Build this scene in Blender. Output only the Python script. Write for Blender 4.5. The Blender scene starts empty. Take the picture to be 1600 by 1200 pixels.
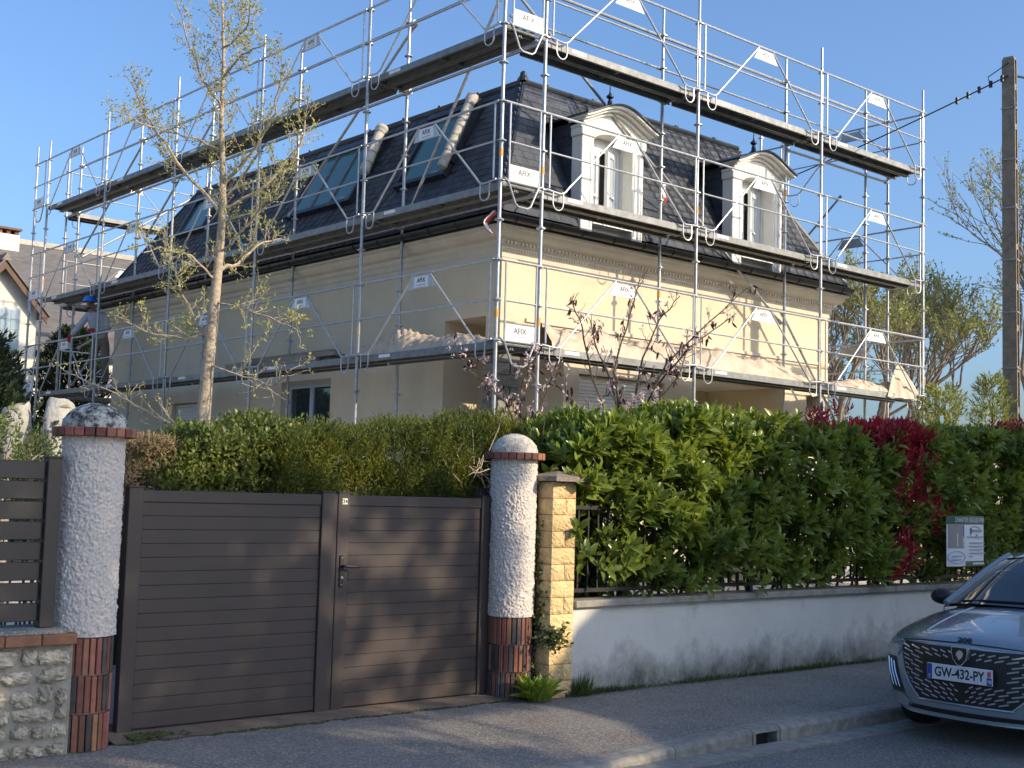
import bpy, bmesh, math, random
import numpy as np
from mathutils import Vector, Matrix
rnd = random.Random(7)
rng = np.random.default_rng(11)
scene = bpy.context.scene
COL = scene.collection
# ---------------------------------------------------------------- camera
CAM_POS = (-10.0076, -11.8305, 1.65)
YAW, PITCH, ROLL = math.radians(41.0246), math.radians(4.9965), math.radians(1.6093)
cd = bpy.data.cameras.new('camera'); cam = bpy.data.objects.new('camera', cd); COL.objects.link(cam)
R_ = Vector((math.cos(YAW), -math.sin(YAW), 0))
F_ = Vector((math.sin(YAW)*math.cos(PITCH), math.cos(YAW)*math.cos(PITCH), math.sin(PITCH)))
U_ = R_.cross(F_)
rc = R_*math.cos(ROLL) + U_*math.sin(ROLL)
uc = U_*math.cos(ROLL) - R_*math.sin(ROLL)
M = Matrix.Identity(4)
for i in range(3):
    M[i][0] = rc[i]; M[i][1] = uc[i]; M[i][2] = -F_[i]; M[i][3] = CAM_POS[i]
cam.matrix_world = M
cd.sensor_width = 36; cd.lens = 1985.0/1600*36
cd.clip_start = 0.1; cd.clip_end = 3000
scene.camera = cam
# ---------------------------------------------------------------- sky, sun, exposure
SUN_DIR = Vector((0.52, -1.10, 0.555)).normalized()
el = math.asin(SUN_DIR.z); az = math.atan2(SUN_DIR.x, SUN_DIR.y)
w = bpy.data.worlds.new('World'); scene.world = w; w.use_nodes = True
nt = w.node_tree; bg = nt.nodes['Background']
sky = nt.nodes.new('ShaderNodeTexSky'); sky.sky_type = 'NISHITA'; sky.sun_disc = False
sky.sun_elevation = el; sky.sun_rotation = az
sky.altitude = 0; sky.air_density = 1.0; sky.dust_density = 3.2; sky.ozone_density = 6.0
nt.links.new(sky.outputs[0], bg.inputs[0]); bg.inputs[1].default_value = 0.118
sl = bpy.data.lights.new('sun', 'SUN'); sl.energy = 2.45; sl.angle = math.radians(0.53); sl.color = (1.0, 0.82, 0.58)
so = bpy.data.objects.new('sun', sl); COL.objects.link(so)
so.rotation_euler = SUN_DIR.to_track_quat('Z', 'Y').to_euler(); so.location = (20, -40, 30)
vs = scene.view_settings
vs.view_transform = 'Standard'; vs.look = 'None'; vs.exposure = 1.14; vs.gamma = 1.0; vs.use_curve_mapping = False

# ---------------------------------------------------------------- helpers
def wloc(o):
    v = Vector((0, 0, 0))
    while o is not None:
        v = v + o.location; o = o.parent
    return v
def link(o, parent=None):
    COL.objects.link(o)
    if parent is not None:
        o.parent = parent
    return o
def tag(o, label=None, cat=None, group=None, kind=None):
    if label: o['label'] = label
    if cat: o['category'] = cat
    if group: o['group'] = group
    if kind: o['kind'] = kind
    return o
def thing(name, label, cat, loc=(0, 0, 0), group=None, kind=None):
    o = bpy.data.objects.new(name, None); o.empty_display_size = 0.2
    o.location = loc; COL.objects.link(o)
    return tag(o, label, cat, group, kind)
def put(name, mesh, parent=None, loc=(0, 0, 0), rot=(0, 0, 0), scale=(1, 1, 1)):
    """place mesh data at a world position (parents are never rotated)"""
    o = bpy.data.objects.new(name, mesh); link(o, parent)
    L = Vector(loc)
    if parent is not None: L = L - wloc(parent)
    o.location = L; o.rotation_euler = rot; o.scale = scale
    return o
class MB:
    def __init__(s): s.v = []; s.f = []
    def add(s, V, F):
        b = len(s.v); s.v += [tuple(p) for p in V]; s.f += [tuple(i+b for i in f) for f in F]; return s
    def box(s, a, b):
        x0, y0, z0 = a; x1, y1, z1 = b
        return s.add([(x0,y0,z0),(x1,y0,z0),(x1,y1,z0),(x0,y1,z0),(x0,y0,z1),(x1,y0,z1),(x1,y1,z1),(x0,y1,z1)],
                     [(0,3,2,1),(4,5,6,7),(0,1,5,4),(1,2,6,5),(2,3,7,6),(3,0,4,7)])
    def tube(s, p, q, r, n=8, r2=None, caps=True):
        p = Vector(p); q = Vector(q); d = q-p
        if d.length < 1e-6: return s
        z = d.normalized(); x = z.orthogonal().normalized(); y = z.cross(x)
        r2 = r if r2 is None else r2
        V = []
        for c, rr in ((p, r), (q, r2)):
            for i in range(n):
                a = 2*math.pi*i/n; V.append(c + x*(rr*math.cos(a)) + y*(rr*math.sin(a)))
        F = [(i, (i+1) % n, n+(i+1) % n, n+i) for i in range(n)]
        if caps: F += [tuple(range(n-1, -1, -1)), tuple(range(n, 2*n))]
        return s.add(V, F)
    def path(s, pts, r, n=6, caps=True):
        """tube along a polyline; r number or list"""
        P = [Vector(p) for p in pts]; m = len(P)
        rs = r if isinstance(r, (list, tuple)) else [r]*m
        V = []; x = None
        for i in range(m):
            t = (P[min(i+1, m-1)]-P[max(i-1, 0)])
            t = t.normalized() if t.length > 1e-9 else Vector((0, 0, 1))
            if x is None: x = t.orthogonal().normalized()
            else:
                x = x - t*x.dot(t); x = x.normalized() if x.length > 1e-6 else t.orthogonal().normalized()
            y = t.cross(x)
            for k in range(n):
                a = 2*math.pi*k/n; V.append(P[i]+x*(rs[i]*math.cos(a))+y*(rs[i]*math.sin(a)))
        F = [(i*n+k, i*n+(k+1) % n, (i+1)*n+(k+1) % n, (i+1)*n+k) for i in range(m-1) for k in range(n)]
        if caps: F += [tuple(range(n-1, -1, -1)), tuple(range((m-1)*n, m*n))]
        return s.add(V, F)
    def lathe(s, prof, c=(0, 0, 0), n=24):
        V = []; m = len(prof)
        for r, z in prof:
            for k in range(n):
                a = 2*math.pi*k/n; V.append((c[0]+r*math.cos(a), c[1]+r*math.sin(a), c[2]+z))
        F = [(i*n+k, i*n+(k+1) % n, (i+1)*n+(k+1) % n, (i+1)*n+k) for i in range(m-1) for k in range(n)]
        F += [tuple(range(n-1, -1, -1)), tuple(range((m-1)*n, m*n))]
        return s.add(V, F)
    def prism(s, poly, fn, a, b):
        """poly 2-D ring, fn(u,v,w)->xyz, extruded from w=a to w=b"""
        n = len(poly)
        V = [fn(u, v, a) for u, v in poly]+[fn(u, v, b) for u, v in poly]
        F = [(i, (i+1) % n, n+(i+1) % n, n+i) for i in range(n)]+[tuple(range(n-1, -1, -1)), tuple(range(n, 2*n))]
        return s.add(V, F)
    def mesh(s, name, mat=None, smooth=False, bevel=0.0):
        me = bpy.data.meshes.new(name); me.from_pydata(s.v, [], s.f)
        bm = bmesh.new(); bm.from_mesh(me)
        bmesh.ops.recalc_face_normals(bm, faces=bm.faces)
        if bevel:
            bmesh.ops.bevel(bm, geom=list(bm.edges), offset=bevel, segments=1, affect='EDGES', clamp_overlap=True)
        bm.to_mesh(me); bm.free()
        if mat: me.materials.append(mat)
        if smooth:
            me.shade_smooth()
            try: me.set_sharp_from_angle(angle=math.radians(40))
            except Exception: pass
        return me
    def build(s, name, mat, parent=None, smooth=False, bevel=0.0):
        return put(name, s.mesh(name, mat, smooth, bevel), parent)
def npmesh(name, V, F, mat, smooth=False):
    """V (n,3) floats, F (m,k) ints"""
    me = bpy.data.meshes.new(name)
    V = np.ascontiguousarray(V, dtype=np.float32); F = np.ascontiguousarray(F, dtype=np.int32)
    me.vertices.add(len(V)); me.vertices.foreach_set('co', V.ravel())
    m, k = F.shape
    me.loops.add(m*k); me.loops.foreach_set('vertex_index', F.ravel())
    me.polygons.add(m); me.polygons.foreach_set('loop_start', np.arange(0, m*k, k, dtype=np.int32))
    me.update(calc_edges=True); me.validate()
    if mat: me.materials.append(mat)
    if smooth: me.shade_smooth()
    return me
def unit(a): return a/np.maximum(np.linalg.norm(a, axis=-1, keepdims=True), 1e-9)
LEAF_A = (np.array([(0,0,0),(.30,.5,.10),(.70,.42,.06),(1,0,-.10),(.70,-.42,.06),(.30,-.5,.10),(.35,0,0),(.72,0,-.02)]),
          np.array([(0,6,1),(1,6,2),(2,6,7),(2,7,3),(0,5,6),(5,4,6),(4,7,6),(4,3,7)]))
LEAF_B = (np.array([(0,0,0),(.45,.5,.06),(1,0,0),(.45,-.5,.06)]), np.array([(0,3,1),(1,3,2)]))
LEAF_C = (np.array([(0,.5,0),(1,0,0),(0,-.5,0)]), np.array([(0,2,1)]))
def leaves(P, D, N, L, W, tpl=LEAF_B):
    """leaf faces: P base, D along, N up-ish, L length, W width"""
    T, F = tpl; n = len(P)
    D = unit(D); S = unit(np.cross(N, D)); N = np.cross(D, S)
    L = np.broadcast_to(np.asarray(L, float), (n,)); W = np.broadcast_to(np.asarray(W, float), (n,))
    V = (P[:, None, :] + D[:, None, :]*(T[None, :, 0:1]*L[:, None, None]) + S[:, None, :]*(T[None, :, 1:2]*W[:, None, None])
         + N[:, None, :]*(T[None, :, 2:3]*L[:, None, None]))
    Fi = F[None]+(np.arange(n)*len(T))[:, None, None]
    return V.reshape(-1, 3), Fi.reshape(-1, F.shape[1])
def rdir(n): return unit(rng.normal(size=(n, 3)))
_txt = {}
def text_mesh(txt, size, mat, depth=0.002, bold=0.0):
    key = (txt, size, mat.name, bold)
    if key in _txt: return _txt[key]
    cu = bpy.data.curves.new('lettering', 'FONT'); cu.body = txt; cu.size = size; cu.extrude = depth
    cu.offset = bold; cu.align_x = 'CENTER'; cu.align_y = 'CENTER'; cu.resolution_u = 3
    ob = bpy.data.objects.new('lettering_tmp', cu); COL.objects.link(ob)
    dg = bpy.context.evaluated_depsgraph_get()
    me = bpy.data.meshes.new_from_object(ob.evaluated_get(dg))
    bpy.data.objects.remove(ob); bpy.data.curves.remove(cu)
    me.materials.clear(); me.materials.append(mat); me.name = 'lettering'
    _txt[key] = me
    return me
# ---------------------------------------------------------------- materials
def mat(name, col, col2=None, rough=.75, metal=0.0, nscale=6.0, detail=6, bump=0.0, bscale=60.0, isl=0.0, objr=0.0,
        spec=.5, mid=(.35, .65), coat=0.0, stretch=(1, 1, 1), bdist=.02):
    m = bpy.data.materials.new(name); m.use_nodes = True
    t = m.node_tree; b = t.nodes['Principled BSDF']; N = t.nodes.new; K = t.links.new
    b.inputs['Roughness'].default_value = rough; b.inputs['Metallic'].default_value = metal
    b.inputs['Specular IOR Level'].default_value = spec
    if coat: b.inputs['Coat Weight'].default_value = coat; b.inputs['Coat Roughness'].default_value = .04
    g = N('ShaderNodeNewGeometry'); mp = N('ShaderNodeMapping'); K(g.outputs['Position'], mp.inputs[0])
    mp.inputs['Scale'].default_value = stretch
    c2 = col2 or tuple(c*.72 for c in col)
    nz = N('ShaderNodeTexNoise'); nz.inputs['Scale'].default_value = nscale; nz.inputs['Detail'].default_value = detail
    nz.inputs['Roughness'].default_value = .65
    K(mp.outputs[0], nz.inputs['Vector'])
    r = N('ShaderNodeValToRGB'); r.color_ramp.elements[0].position = mid[0]; r.color_ramp.elements[1].position = mid[1]
    r.color_ramp.elements[0].color = (*c2, 1); r.color_ramp.elements[1].color = (*col, 1)
    K(nz.outputs[0], r.inputs[0]); out = r.outputs[0]
    if isl or objr:
        hs = N('ShaderNodeHueSaturation'); K(out, hs.inputs['Color'])
        src = None
        if isl: src = g.outputs['Random Per Island']; amt = isl
        if objr:
            oi = N('ShaderNodeObjectInfo'); amt = objr
            if src is not None:
                ad = N('ShaderNodeMath'); ad.operation = 'ADD'; K(src, ad.inputs[0]); K(oi.outputs['Random'], ad.inputs[1])
                fr = N('ShaderNodeMath'); fr.operation = 'FRACT'; K(ad.outputs[0], fr.inputs[0]); src = fr.outputs[0]
            else: src = oi.outputs['Random']
        mr = N('ShaderNodeMapRange'); mr.inputs['To Min'].default_value = 1-amt; mr.inputs['To Max'].default_value = 1+amt
        K(src, mr.inputs[0]); K(mr.outputs[0], hs.inputs['Value'])
        m2 = N('ShaderNodeMapRange'); m2.inputs['To Min'].default_value = .5-amt*.035; m2.inputs['To Max'].default_value = .5+amt*.035
        ml = N('ShaderNodeMath'); ml.operation = 'MULTIPLY'; ml.inputs[1].default_value = 7.31; K(src, ml.inputs[0])
        f2 = N('ShaderNodeMath'); f2.operation = 'FRACT'; K(ml.outputs[0], f2.inputs[0]); K(f2.outputs[0], m2.inputs[0])
        K(m2.outputs[0], hs.inputs['Hue']); out = hs.outputs[0]
    K(out, b.inputs['Base Color'])
    if bump:
        n2 = N('ShaderNodeTexNoise'); n2.inputs['Scale'].default_value = bscale; n2.inputs['Detail'].default_value = 4
        K(g.outputs['Position'], n2.inputs['Vector'])
        bp = N('ShaderNodeBump'); bp.inputs['Strength'].default_value = bump; bp.inputs['Distance'].default_value = bdist
        K(n2.outputs[0], bp.inputs['Height']); K(bp.outputs[0], b.inputs['Normal'])
    m['out'] = ''
    return m
def leafmat(name, col, col2, trans=.35, rough=.45, isl=.35, spec=.4, tcol=None):
    m = mat(name, col, col2, rough=rough, nscale=3.0, isl=isl, spec=spec, objr=.0001)
    t = m.node_tree; b = t.nodes['Principled BSDF']; o = t.nodes['Material Output']
    tr = t.nodes.new('ShaderNodeBsdfTranslucent'); mx = t.nodes.new('ShaderNodeMixShader'); mx.inputs[0].default_value = trans
    src = b.inputs['Base Color'].links[0].from_socket
    hs = t.nodes.new('ShaderNodeHueSaturation'); hs.inputs['Value'].default_value = 1.5; hs.inputs['Saturation'].default_value = 1.1
    hs.inputs['Hue'].default_value = .48 if tcol is None else tcol
    t.links.new(src, hs.inputs['Color']); t.links.new(hs.outputs[0], tr.inputs[0])
    t.links.new(b.outputs[0], mx.inputs[1]); t.links.new(tr.outputs[0], mx.inputs[2]); t.links.new(mx.outputs[0], o.inputs[0])
    return m
def flat(name, col, rough=.6, metal=0, spec=.5):
    m = bpy.data.materials.new(name); m.use_nodes = True; b = m.node_tree.nodes['Principled BSDF']
    b.inputs['Base Color'].default_value = (*col, 1); b.inputs['Roughness'].default_value = rough; b.inputs['Metallic'].default_value = metal
    b.inputs['Specular IOR Level'].default_value = spec
    return m
Mt = {}
Mt['galv'] = mat('galvanised_steel', (.50,.51,.51), (.30,.31,.32), rough=.40, metal=.6, nscale=17, mid=(.3,.7), objr=.12)
Mt['galvthin'] = mat('galvanised_tube', (.54,.55,.55), (.36,.38,.39), rough=.4, metal=.55, nscale=14, mid=(.3,.7), objr=.08)
Mt['deck'] = mat('deck_steel', (.27,.275,.265), (.15,.155,.155), rough=.55, metal=.35, nscale=9, mid=(.3,.7), objr=.15)
Mt['plate'] = mat('plate_steel', (.50,.51,.51), (.38,.40,.41), rough=.5, metal=.3, nscale=7, objr=.1)
Mt['sticker'] = mat('white_sticker', (.80,.80,.78), (.66,.66,.64), rough=.55, nscale=18, mid=(.25,.6))
Mt['ink'] = flat('black_ink', (.02,.022,.025), .6)
Mt['inkgrey'] = flat('grey_ink', (.33,.35,.38), .6)
Mt['tape'] = mat('orange_band', (.75,.36,.05), (.55,.28,.06), rough=.6)
Mt['wall'] = mat('cream_render', (.64,.55,.395), (.585,.497,.355), rough=.9, nscale=2.1, detail=9, mid=(.36,.66), bump=.25, bscale=220, bdist=.004)
Mt['trim'] = mat('cream_moulding', (.62,.56,.45), (.53,.48,.39), rough=.85, nscale=2.5)
Mt['white'] = mat('white_paint', (.80,.79,.75), (.72,.71,.67), rough=.5, nscale=3)
Mt['pvc'] = mat('white_pvc', (.80,.80,.79), (.76,.76,.75), rough=.3, nscale=3)
Mt['dormer'] = mat('dormer_paint', (.80,.77,.69), (.73,.70,.63), rough=.7, nscale=4)
Mt['slate'] = mat('slate', (.072,.08,.097), (.042,.048,.06), rough=.58, nscale=5, isl=.22, objr=.22, bump=.3, bscale=40, spec=.32)
Mt['slatebase'] = mat('slate_underlay', (.04,.045,.055), rough=.6)
Mt['zinc'] = mat('dark_zinc', (.05,.055,.062), (.03,.033,.038), rough=.38, metal=.5, nscale=5)
Mt['glass'] = flat('window_glass', (.03,.045,.05), .04, 0, .9)
Mt['glassgreen'] = flat('roof_glass', (.055,.15,.155), .06, 0, .35)
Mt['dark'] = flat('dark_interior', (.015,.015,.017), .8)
Mt['rust'] = mat('gate_paint', (.060,.048,.045), (.050,.041,.039), rough=.42, nscale=2, spec=.45)
Mt['fence'] = mat('fence_paint', (.034,.029,.030), (.028,.024,.026), rough=.42, nscale=2, spec=.45)
Mt['black'] = mat('black_metal', (.018,.018,.02), (.03,.028,.026), rough=.5, metal=.2, nscale=12)
Mt['brick'] = mat('red_brick', (.27,.105,.068), (.15,.065,.048), rough=.8, nscale=9, objr=.42, bump=.3, bscale=90, mid=(.25,.6))
Mt['brickdark'] = mat('dark_brick', (.105,.082,.078), (.055,.046,.046), rough=.8, nscale=9, objr=.35, bump=.3, bscale=90)
Mt['mortar'] = mat('mortar', (.33,.31,.27), (.20,.19,.165), rough=.95, nscale=11, bump=.4, bscale=120)
Mt['ochre'] = mat('ochre_stone', (.74,.54,.27), (.55,.39,.19), rough=.9, nscale=13, objr=.16, bump=.7, bscale=45, mid=(.3,.6), bdist=.03)
Mt['capstone'] = mat('cap_stone', (.30,.25,.20), (.16,.14,.115), rough=.9, nscale=14, bump=.4, bscale=80)
Mt['rubble'] = mat('rubble_stone', (.50,.45,.35), (.19,.17,.135), rough=.95, nscale=14, objr=.22, bump=.8, bscale=38, mid=(.3,.6), bdist=.03)
Mt['kerb'] = mat('kerb_concrete', (.33,.31,.27), (.19,.185,.16), rough=.9, nscale=12, objr=.1, bump=.4, bscale=140)
Mt['coping'] = mat('coping_concrete', (.36,.34,.29), (.22,.21,.175), rough=.9, nscale=9, bump=.4, bscale=150, bdist=.005)
Mt['soil'] = mat('soil', (.24,.22,.14), (.16,.165,.09), rough=1, nscale=3)
Mt['tarp'] = mat('dusty_tarp', (.60,.50,.39), (.46,.36,.26), rough=.7, nscale=5, mid=(.35,.65))
Mt['wood'] = mat('grey_timber', (.36,.31,.24), (.22,.185,.14), rough=.85, nscale=9, stretch=(6,.7,6), objr=.2)
Mt['bark'] = mat('pale_bark', (.46,.385,.28), (.22,.175,.125), rough=.95, nscale=24, bump=.5, bscale=90, mid=(.3,.6))
Mt['barkdark'] = mat('dark_bark', (.13,.095,.07), (.07,.05,.04), rough=.95, nscale=24, bump=.4, bscale=90)
Mt['barkbg'] = mat('grey_bark', (.27,.23,.185), (.17,.145,.115), rough=.95, nscale=12)
def nodes(m): return m.node_tree, m.node_tree.nodes, m.node_tree.links
def asphalt(name, a, b_, sp):
    m = mat(name, a, b_, rough=.88, nscale=1.1, detail=10, bump=1.0, bscale=150, mid=(.36,.64), bdist=.012)
    t, N, K = nodes(m); bs = N['Principled BSDF']
    src = bs.inputs['Base Color'].links[0].from_socket
    g = N.new('ShaderNodeNewGeometry')
    v = N.new('ShaderNodeTexVoronoi'); v.inputs['Scale'].default_value = 95; K.new(g.outputs['Position'], v.inputs['Vector'])
    sx = N.new('ShaderNodeSeparateColor'); K.new(v.outputs['Color'], sx.inputs[0])
    r = N.new('ShaderNodeValToRGB'); r.color_ramp.elements[0].position = .55; r.color_ramp.elements[1].position = 1
    r.color_ramp.elements[0].color = (0,0,0,1); r.color_ramp.elements[1].color = (1,1,1,1); K.new(sx.outputs[0], r.inputs[0])
    mx = N.new('ShaderNodeMix'); mx.data_type = 'RGBA'; mx.inputs[7].default_value = (*sp, 1)
    ml = N.new('ShaderNodeMath'); ml.operation = 'MULTIPLY'; ml.inputs[1].default_value = .8; K.new(r.outputs[0], ml.inputs[0])
    K.new(ml.outputs[0], mx.inputs[0]); K.new(src, mx.inputs[6]); K.new(mx.outputs[2], bs.inputs['Base Color'])
    return m
Mt['asphalt'] = asphalt('pavement_asphalt', (.235,.212,.185), (.155,.143,.13), (.46,.43,.39))
Mt['road'] = asphalt('road_asphalt', (.20,.193,.184), (.135,.132,.128), (.40,.39,.38))
Mt['apron'] = mat('apron_concrete', (.20,.145,.105), (.105,.08,.06), rough=.95, nscale=5, bump=.5, bscale=60, mid=(.3,.65))
Mt['moss'] = mat('moss', (.065,.085,.02), (.03,.045,.012), rough=1, nscale=30, bump=.8, bscale=90)
def grime_wall():
    m = mat('roughcast_wall', (.76,.74,.67), (.68,.66,.60), rough=.95, nscale=2.2, bump=1.0, bscale=150, bdist=.010)
    t, N, K = nodes(m); bs = N['Principled BSDF']; src = bs.inputs['Base Color'].links[0].from_socket
    g = N.new('ShaderNodeNewGeometry'); sp = N.new('ShaderNodeSeparateXYZ'); K.new(g.outputs['Position'], sp.inputs[0])
    mp = N.new('ShaderNodeMapping'); mp.inputs['Scale'].default_value = (1.0, 1, .75); K.new(g.outputs['Position'], mp.inputs[0])
    nz = N.new('ShaderNodeTexNoise'); nz.inputs['Scale'].default_value = 2.6; nz.inputs['Detail'].default_value = 9; nz.inputs['Roughness'].default_value = .7
    K.new(mp.outputs[0], nz.inputs['Vector'])
    mr = N.new('ShaderNodeMapRange'); mr.inputs['From Min'].default_value = .02; mr.inputs['From Max'].default_value = .48
    mr.inputs['To Min'].default_value = .44; mr.inputs['To Max'].default_value = 0; K.new(sp.outputs[2], mr.inputs[0])
    ad = N.new('ShaderNodeMath'); ad.operation = 'ADD'; K.new(mr.outputs[0], ad.inputs[0]); K.new(nz.outputs[0], ad.inputs[1])
    r = N.new('ShaderNodeValToRGB'); r.color_ramp.elements[0].position = .60; r.color_ramp.elements[1].position = 1.08
    r.color_ramp.elements[0].color = (0,0,0,1); r.color_ramp.elements[1].color = (1,1,1,1); K.new(ad.outputs[0], r.inputs[0])
    mx = N.new('ShaderNodeMix'); mx.data_type = 'RGBA'; mx.inputs[7].default_value = (.13,.13,.105,1)
    K.new(r.outputs[0], mx.inputs[0]); K.new(src, mx.inputs[6]); K.new(mx.outputs[2], bs.inputs['Base Color'])
    return m
Mt['roughwall'] = grime_wall()
Mt['roughcast'] = mat('pillar_roughcast', (.66,.60,.545), (.50,.455,.42), rough=.95, nscale=60, detail=3, bump=.6, bscale=120, mid=(.3,.65), bdist=.01)
Mt['dome'] = mat('dome_concrete', (.60,.57,.50), (.34,.32,.28), rough=.95, nscale=22, detail=8, bump=.6, bscale=90, mid=(.35,.6))
Mt['domelichen'] = mat('lichen_dome', (.52,.52,.48), (.045,.048,.046), rough=.95, nscale=15, detail=8, bump=.8, bscale=80, mid=(.42,.56))
# ------------------------------------------------------------ ground, road, pavement, kerb
MBg = MB(); MBg.add([(-400,-400,-.16),(600,-400,-.16),(600,600,-.16),(-400,600,-.16)], [(0,1,2,3)])
tag(MBg.build('ground', Mt['soil']), kind='structure')
KY0, KY1 = -5.75, -5.93            # kerb back and face
def drop(x):
    a = min(max((x+4.3)/1.7, 0), 1); b = min(max((-8.2-x)/1.4, 0), 1)
    return .085*(1-max(a, b))
def pz(x, y):
    k = min(max((-4.55-y)/1.2, 0), 1)
    return -drop(x)*k
xs = np.unique(np.concatenate([np.linspace(-40,-10,16), np.linspace(-10,-1,46), np.linspace(-1,40,30)]))
ys = np.linspace(KY0, -4.0, 9)
V = [(x, y, pz(x, y)) for y in ys for x in xs]; nx = len(xs)
Fq = [(j*nx+i, j*nx+i+1, (j+1)*nx+i+1, (j+1)*nx+i) for j in range(len(ys)-1) for i in range(nx-1)]
tag(MB().add(V, Fq).build('pavement', Mt['asphalt'], smooth=True), kind='structure')
tag(MB().add([(-60,-11.3,-.12),(60,-11.3,-.12),(60,-6.17,-.12),(-60,-6.17,-.12)], [(0,1,2,3)]).build('road', Mt['road']), kind='structure')
gs = thing('road_gutter', None, None, (0,-6.05,-.12), kind='structure')
x = -30.3
while x < 30:
    m = MB().box((x+.004,-6.175,-.20),(x+1.996,KY1-.002,-.108)).build('gutter_slab', Mt['kerb'], gs); x += 2.0
kb = thing('kerb', None, None, (0,KY0,-.12), kind='structure')
KB = [-20.2+k for k in range(17)]+[-3.3,-2.465]
KB2 = [-2.135]+[-1.2+k for k in range(22)]
def kerb_piece(a, b, name, parent, z_lo=-.25):
    z0, z1 = -drop(a), -drop(b)
    prof = lambda X, Z: [(X,KY0,z_lo),(X,KY1,z_lo),(X,KY1,Z-.03),(X,KY1+.012,Z-.008),(X,KY1+.035,Z+.002),(X,KY0,Z+.004)]
    V = prof(a+.004, z0)+prof(b-.004, z1); n = 6
    MB().add(V, [(i,(i+1)%n,n+(i+1)%n,n+i) for i in range(n)]+[tuple(range(n-1,-1,-1)),tuple(range(n,2*n))]).build(name, Mt['kerb'], parent)
for L_ in (KB, KB2):
    for a, b in zip(L_[:-1], L_[1:]): kerb_piece(a, b, 'kerb_stone', kb)
# storm drain inlet in the kerb
dr = thing('storm_drain', 'square storm drain inlet cut into the kerb, with a black opening', 'storm drain', (-2.3,-5.85,-.12))
kerb_piece(-2.46, -2.14, 'lintel', dr, -.032)
MB().box((-2.456,KY1,-.2),(-2.425,KY0-.001,-.034)).build('cheek', Mt['kerb'], dr); MB().box((-2.175,KY1,-.2),(-2.144,KY0-.001,-.034)).build('cheek', Mt['kerb'], dr)
MB().box((-2.424,KY1+.09,-.2),(-2.176,KY0-.001,-.034)).build('opening', Mt['dark'], dr)
# far pavement on the camera's side of the street
tag(MB().box((-60,-14.6,-.2),(60,-11.3,0.0)).build('opposite_pavement', Mt['asphalt']), kind='structure')
# garden terrain, unseen, made pale to bounce light onto the side wall
tag(MB().add([(-30,-3.45,.02),(60,-3.45,.02),(60,-2.6,.35),(-30,-2.6,.35),(60,60,.5),(-30,60,.5),(-30,-3.95,-.05),(60,-3.95,-.05)],
   [(6,7,1,0),(0,1,2,3),(3,2,4,5)]).build('garden_ground', mat('bounce_gravel', (.64,.59,.50), (.52,.47,.39), rough=1, nscale=9, bump=.5, bscale=60)), kind='structure')
# apron under the gate
V = []; nx = 26
for i in range(nx):
    x = -6.46+3.42*i/(nx-1)
    V += [(x,-4.02+.015*math.sin(x*9)+.012*math.sin(x*23),.006),(x,-3.86,.022),(x,-3.45,.028)]
Fa = [(3*i+j,3*i+3+j,3*i+4+j,3*i+1+j) for i in range(nx-1) for j in (0,1)]
ap = tag(MB().add(V, Fa).build('gate_apron', Mt['apron']), kind='structure')
m = MB()
for i in range(900):
    x = -6.44+3.4*rnd.random(); y = -4.03+.015*math.sin(x*9)+.012*math.sin(x*23)+rnd.gauss(0,.011)
    if rnd.random() > .45+.5*math.sin(x*3.1+1)*math.sin(x*7.7): continue
    r = rnd.uniform(.006,.02); z = .004
    m.add([(x-r,y-r*.5,z),(x+r,y-r*.4,z),(x+r*.5,y+r*.6,z),(x-r*.4,y+r*.7,z),(x,y,z+r*.55)],[(0,1,4),(1,2,4),(2,3,4),(3,0,4)])
for i in range(300):
    x = -6.33+abs(rnd.gauss(0,.13)); y = -3.93+rnd.gauss(0,.04); r = rnd.uniform(.008,.022); z = .02
    m.add([(x-r,y-r*.5,z),(x+r,y-r*.4,z),(x+r*.5,y+r*.6,z),(x-r*.4,y+r*.7,z),(x,y,z+r*.7)],[(0,1,4),(1,2,4),(2,3,4),(3,0,4)])
tag(m.build('moss', Mt['moss']), 'green moss line along the front edge of the gate apron', 'moss', kind='stuff')
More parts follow.
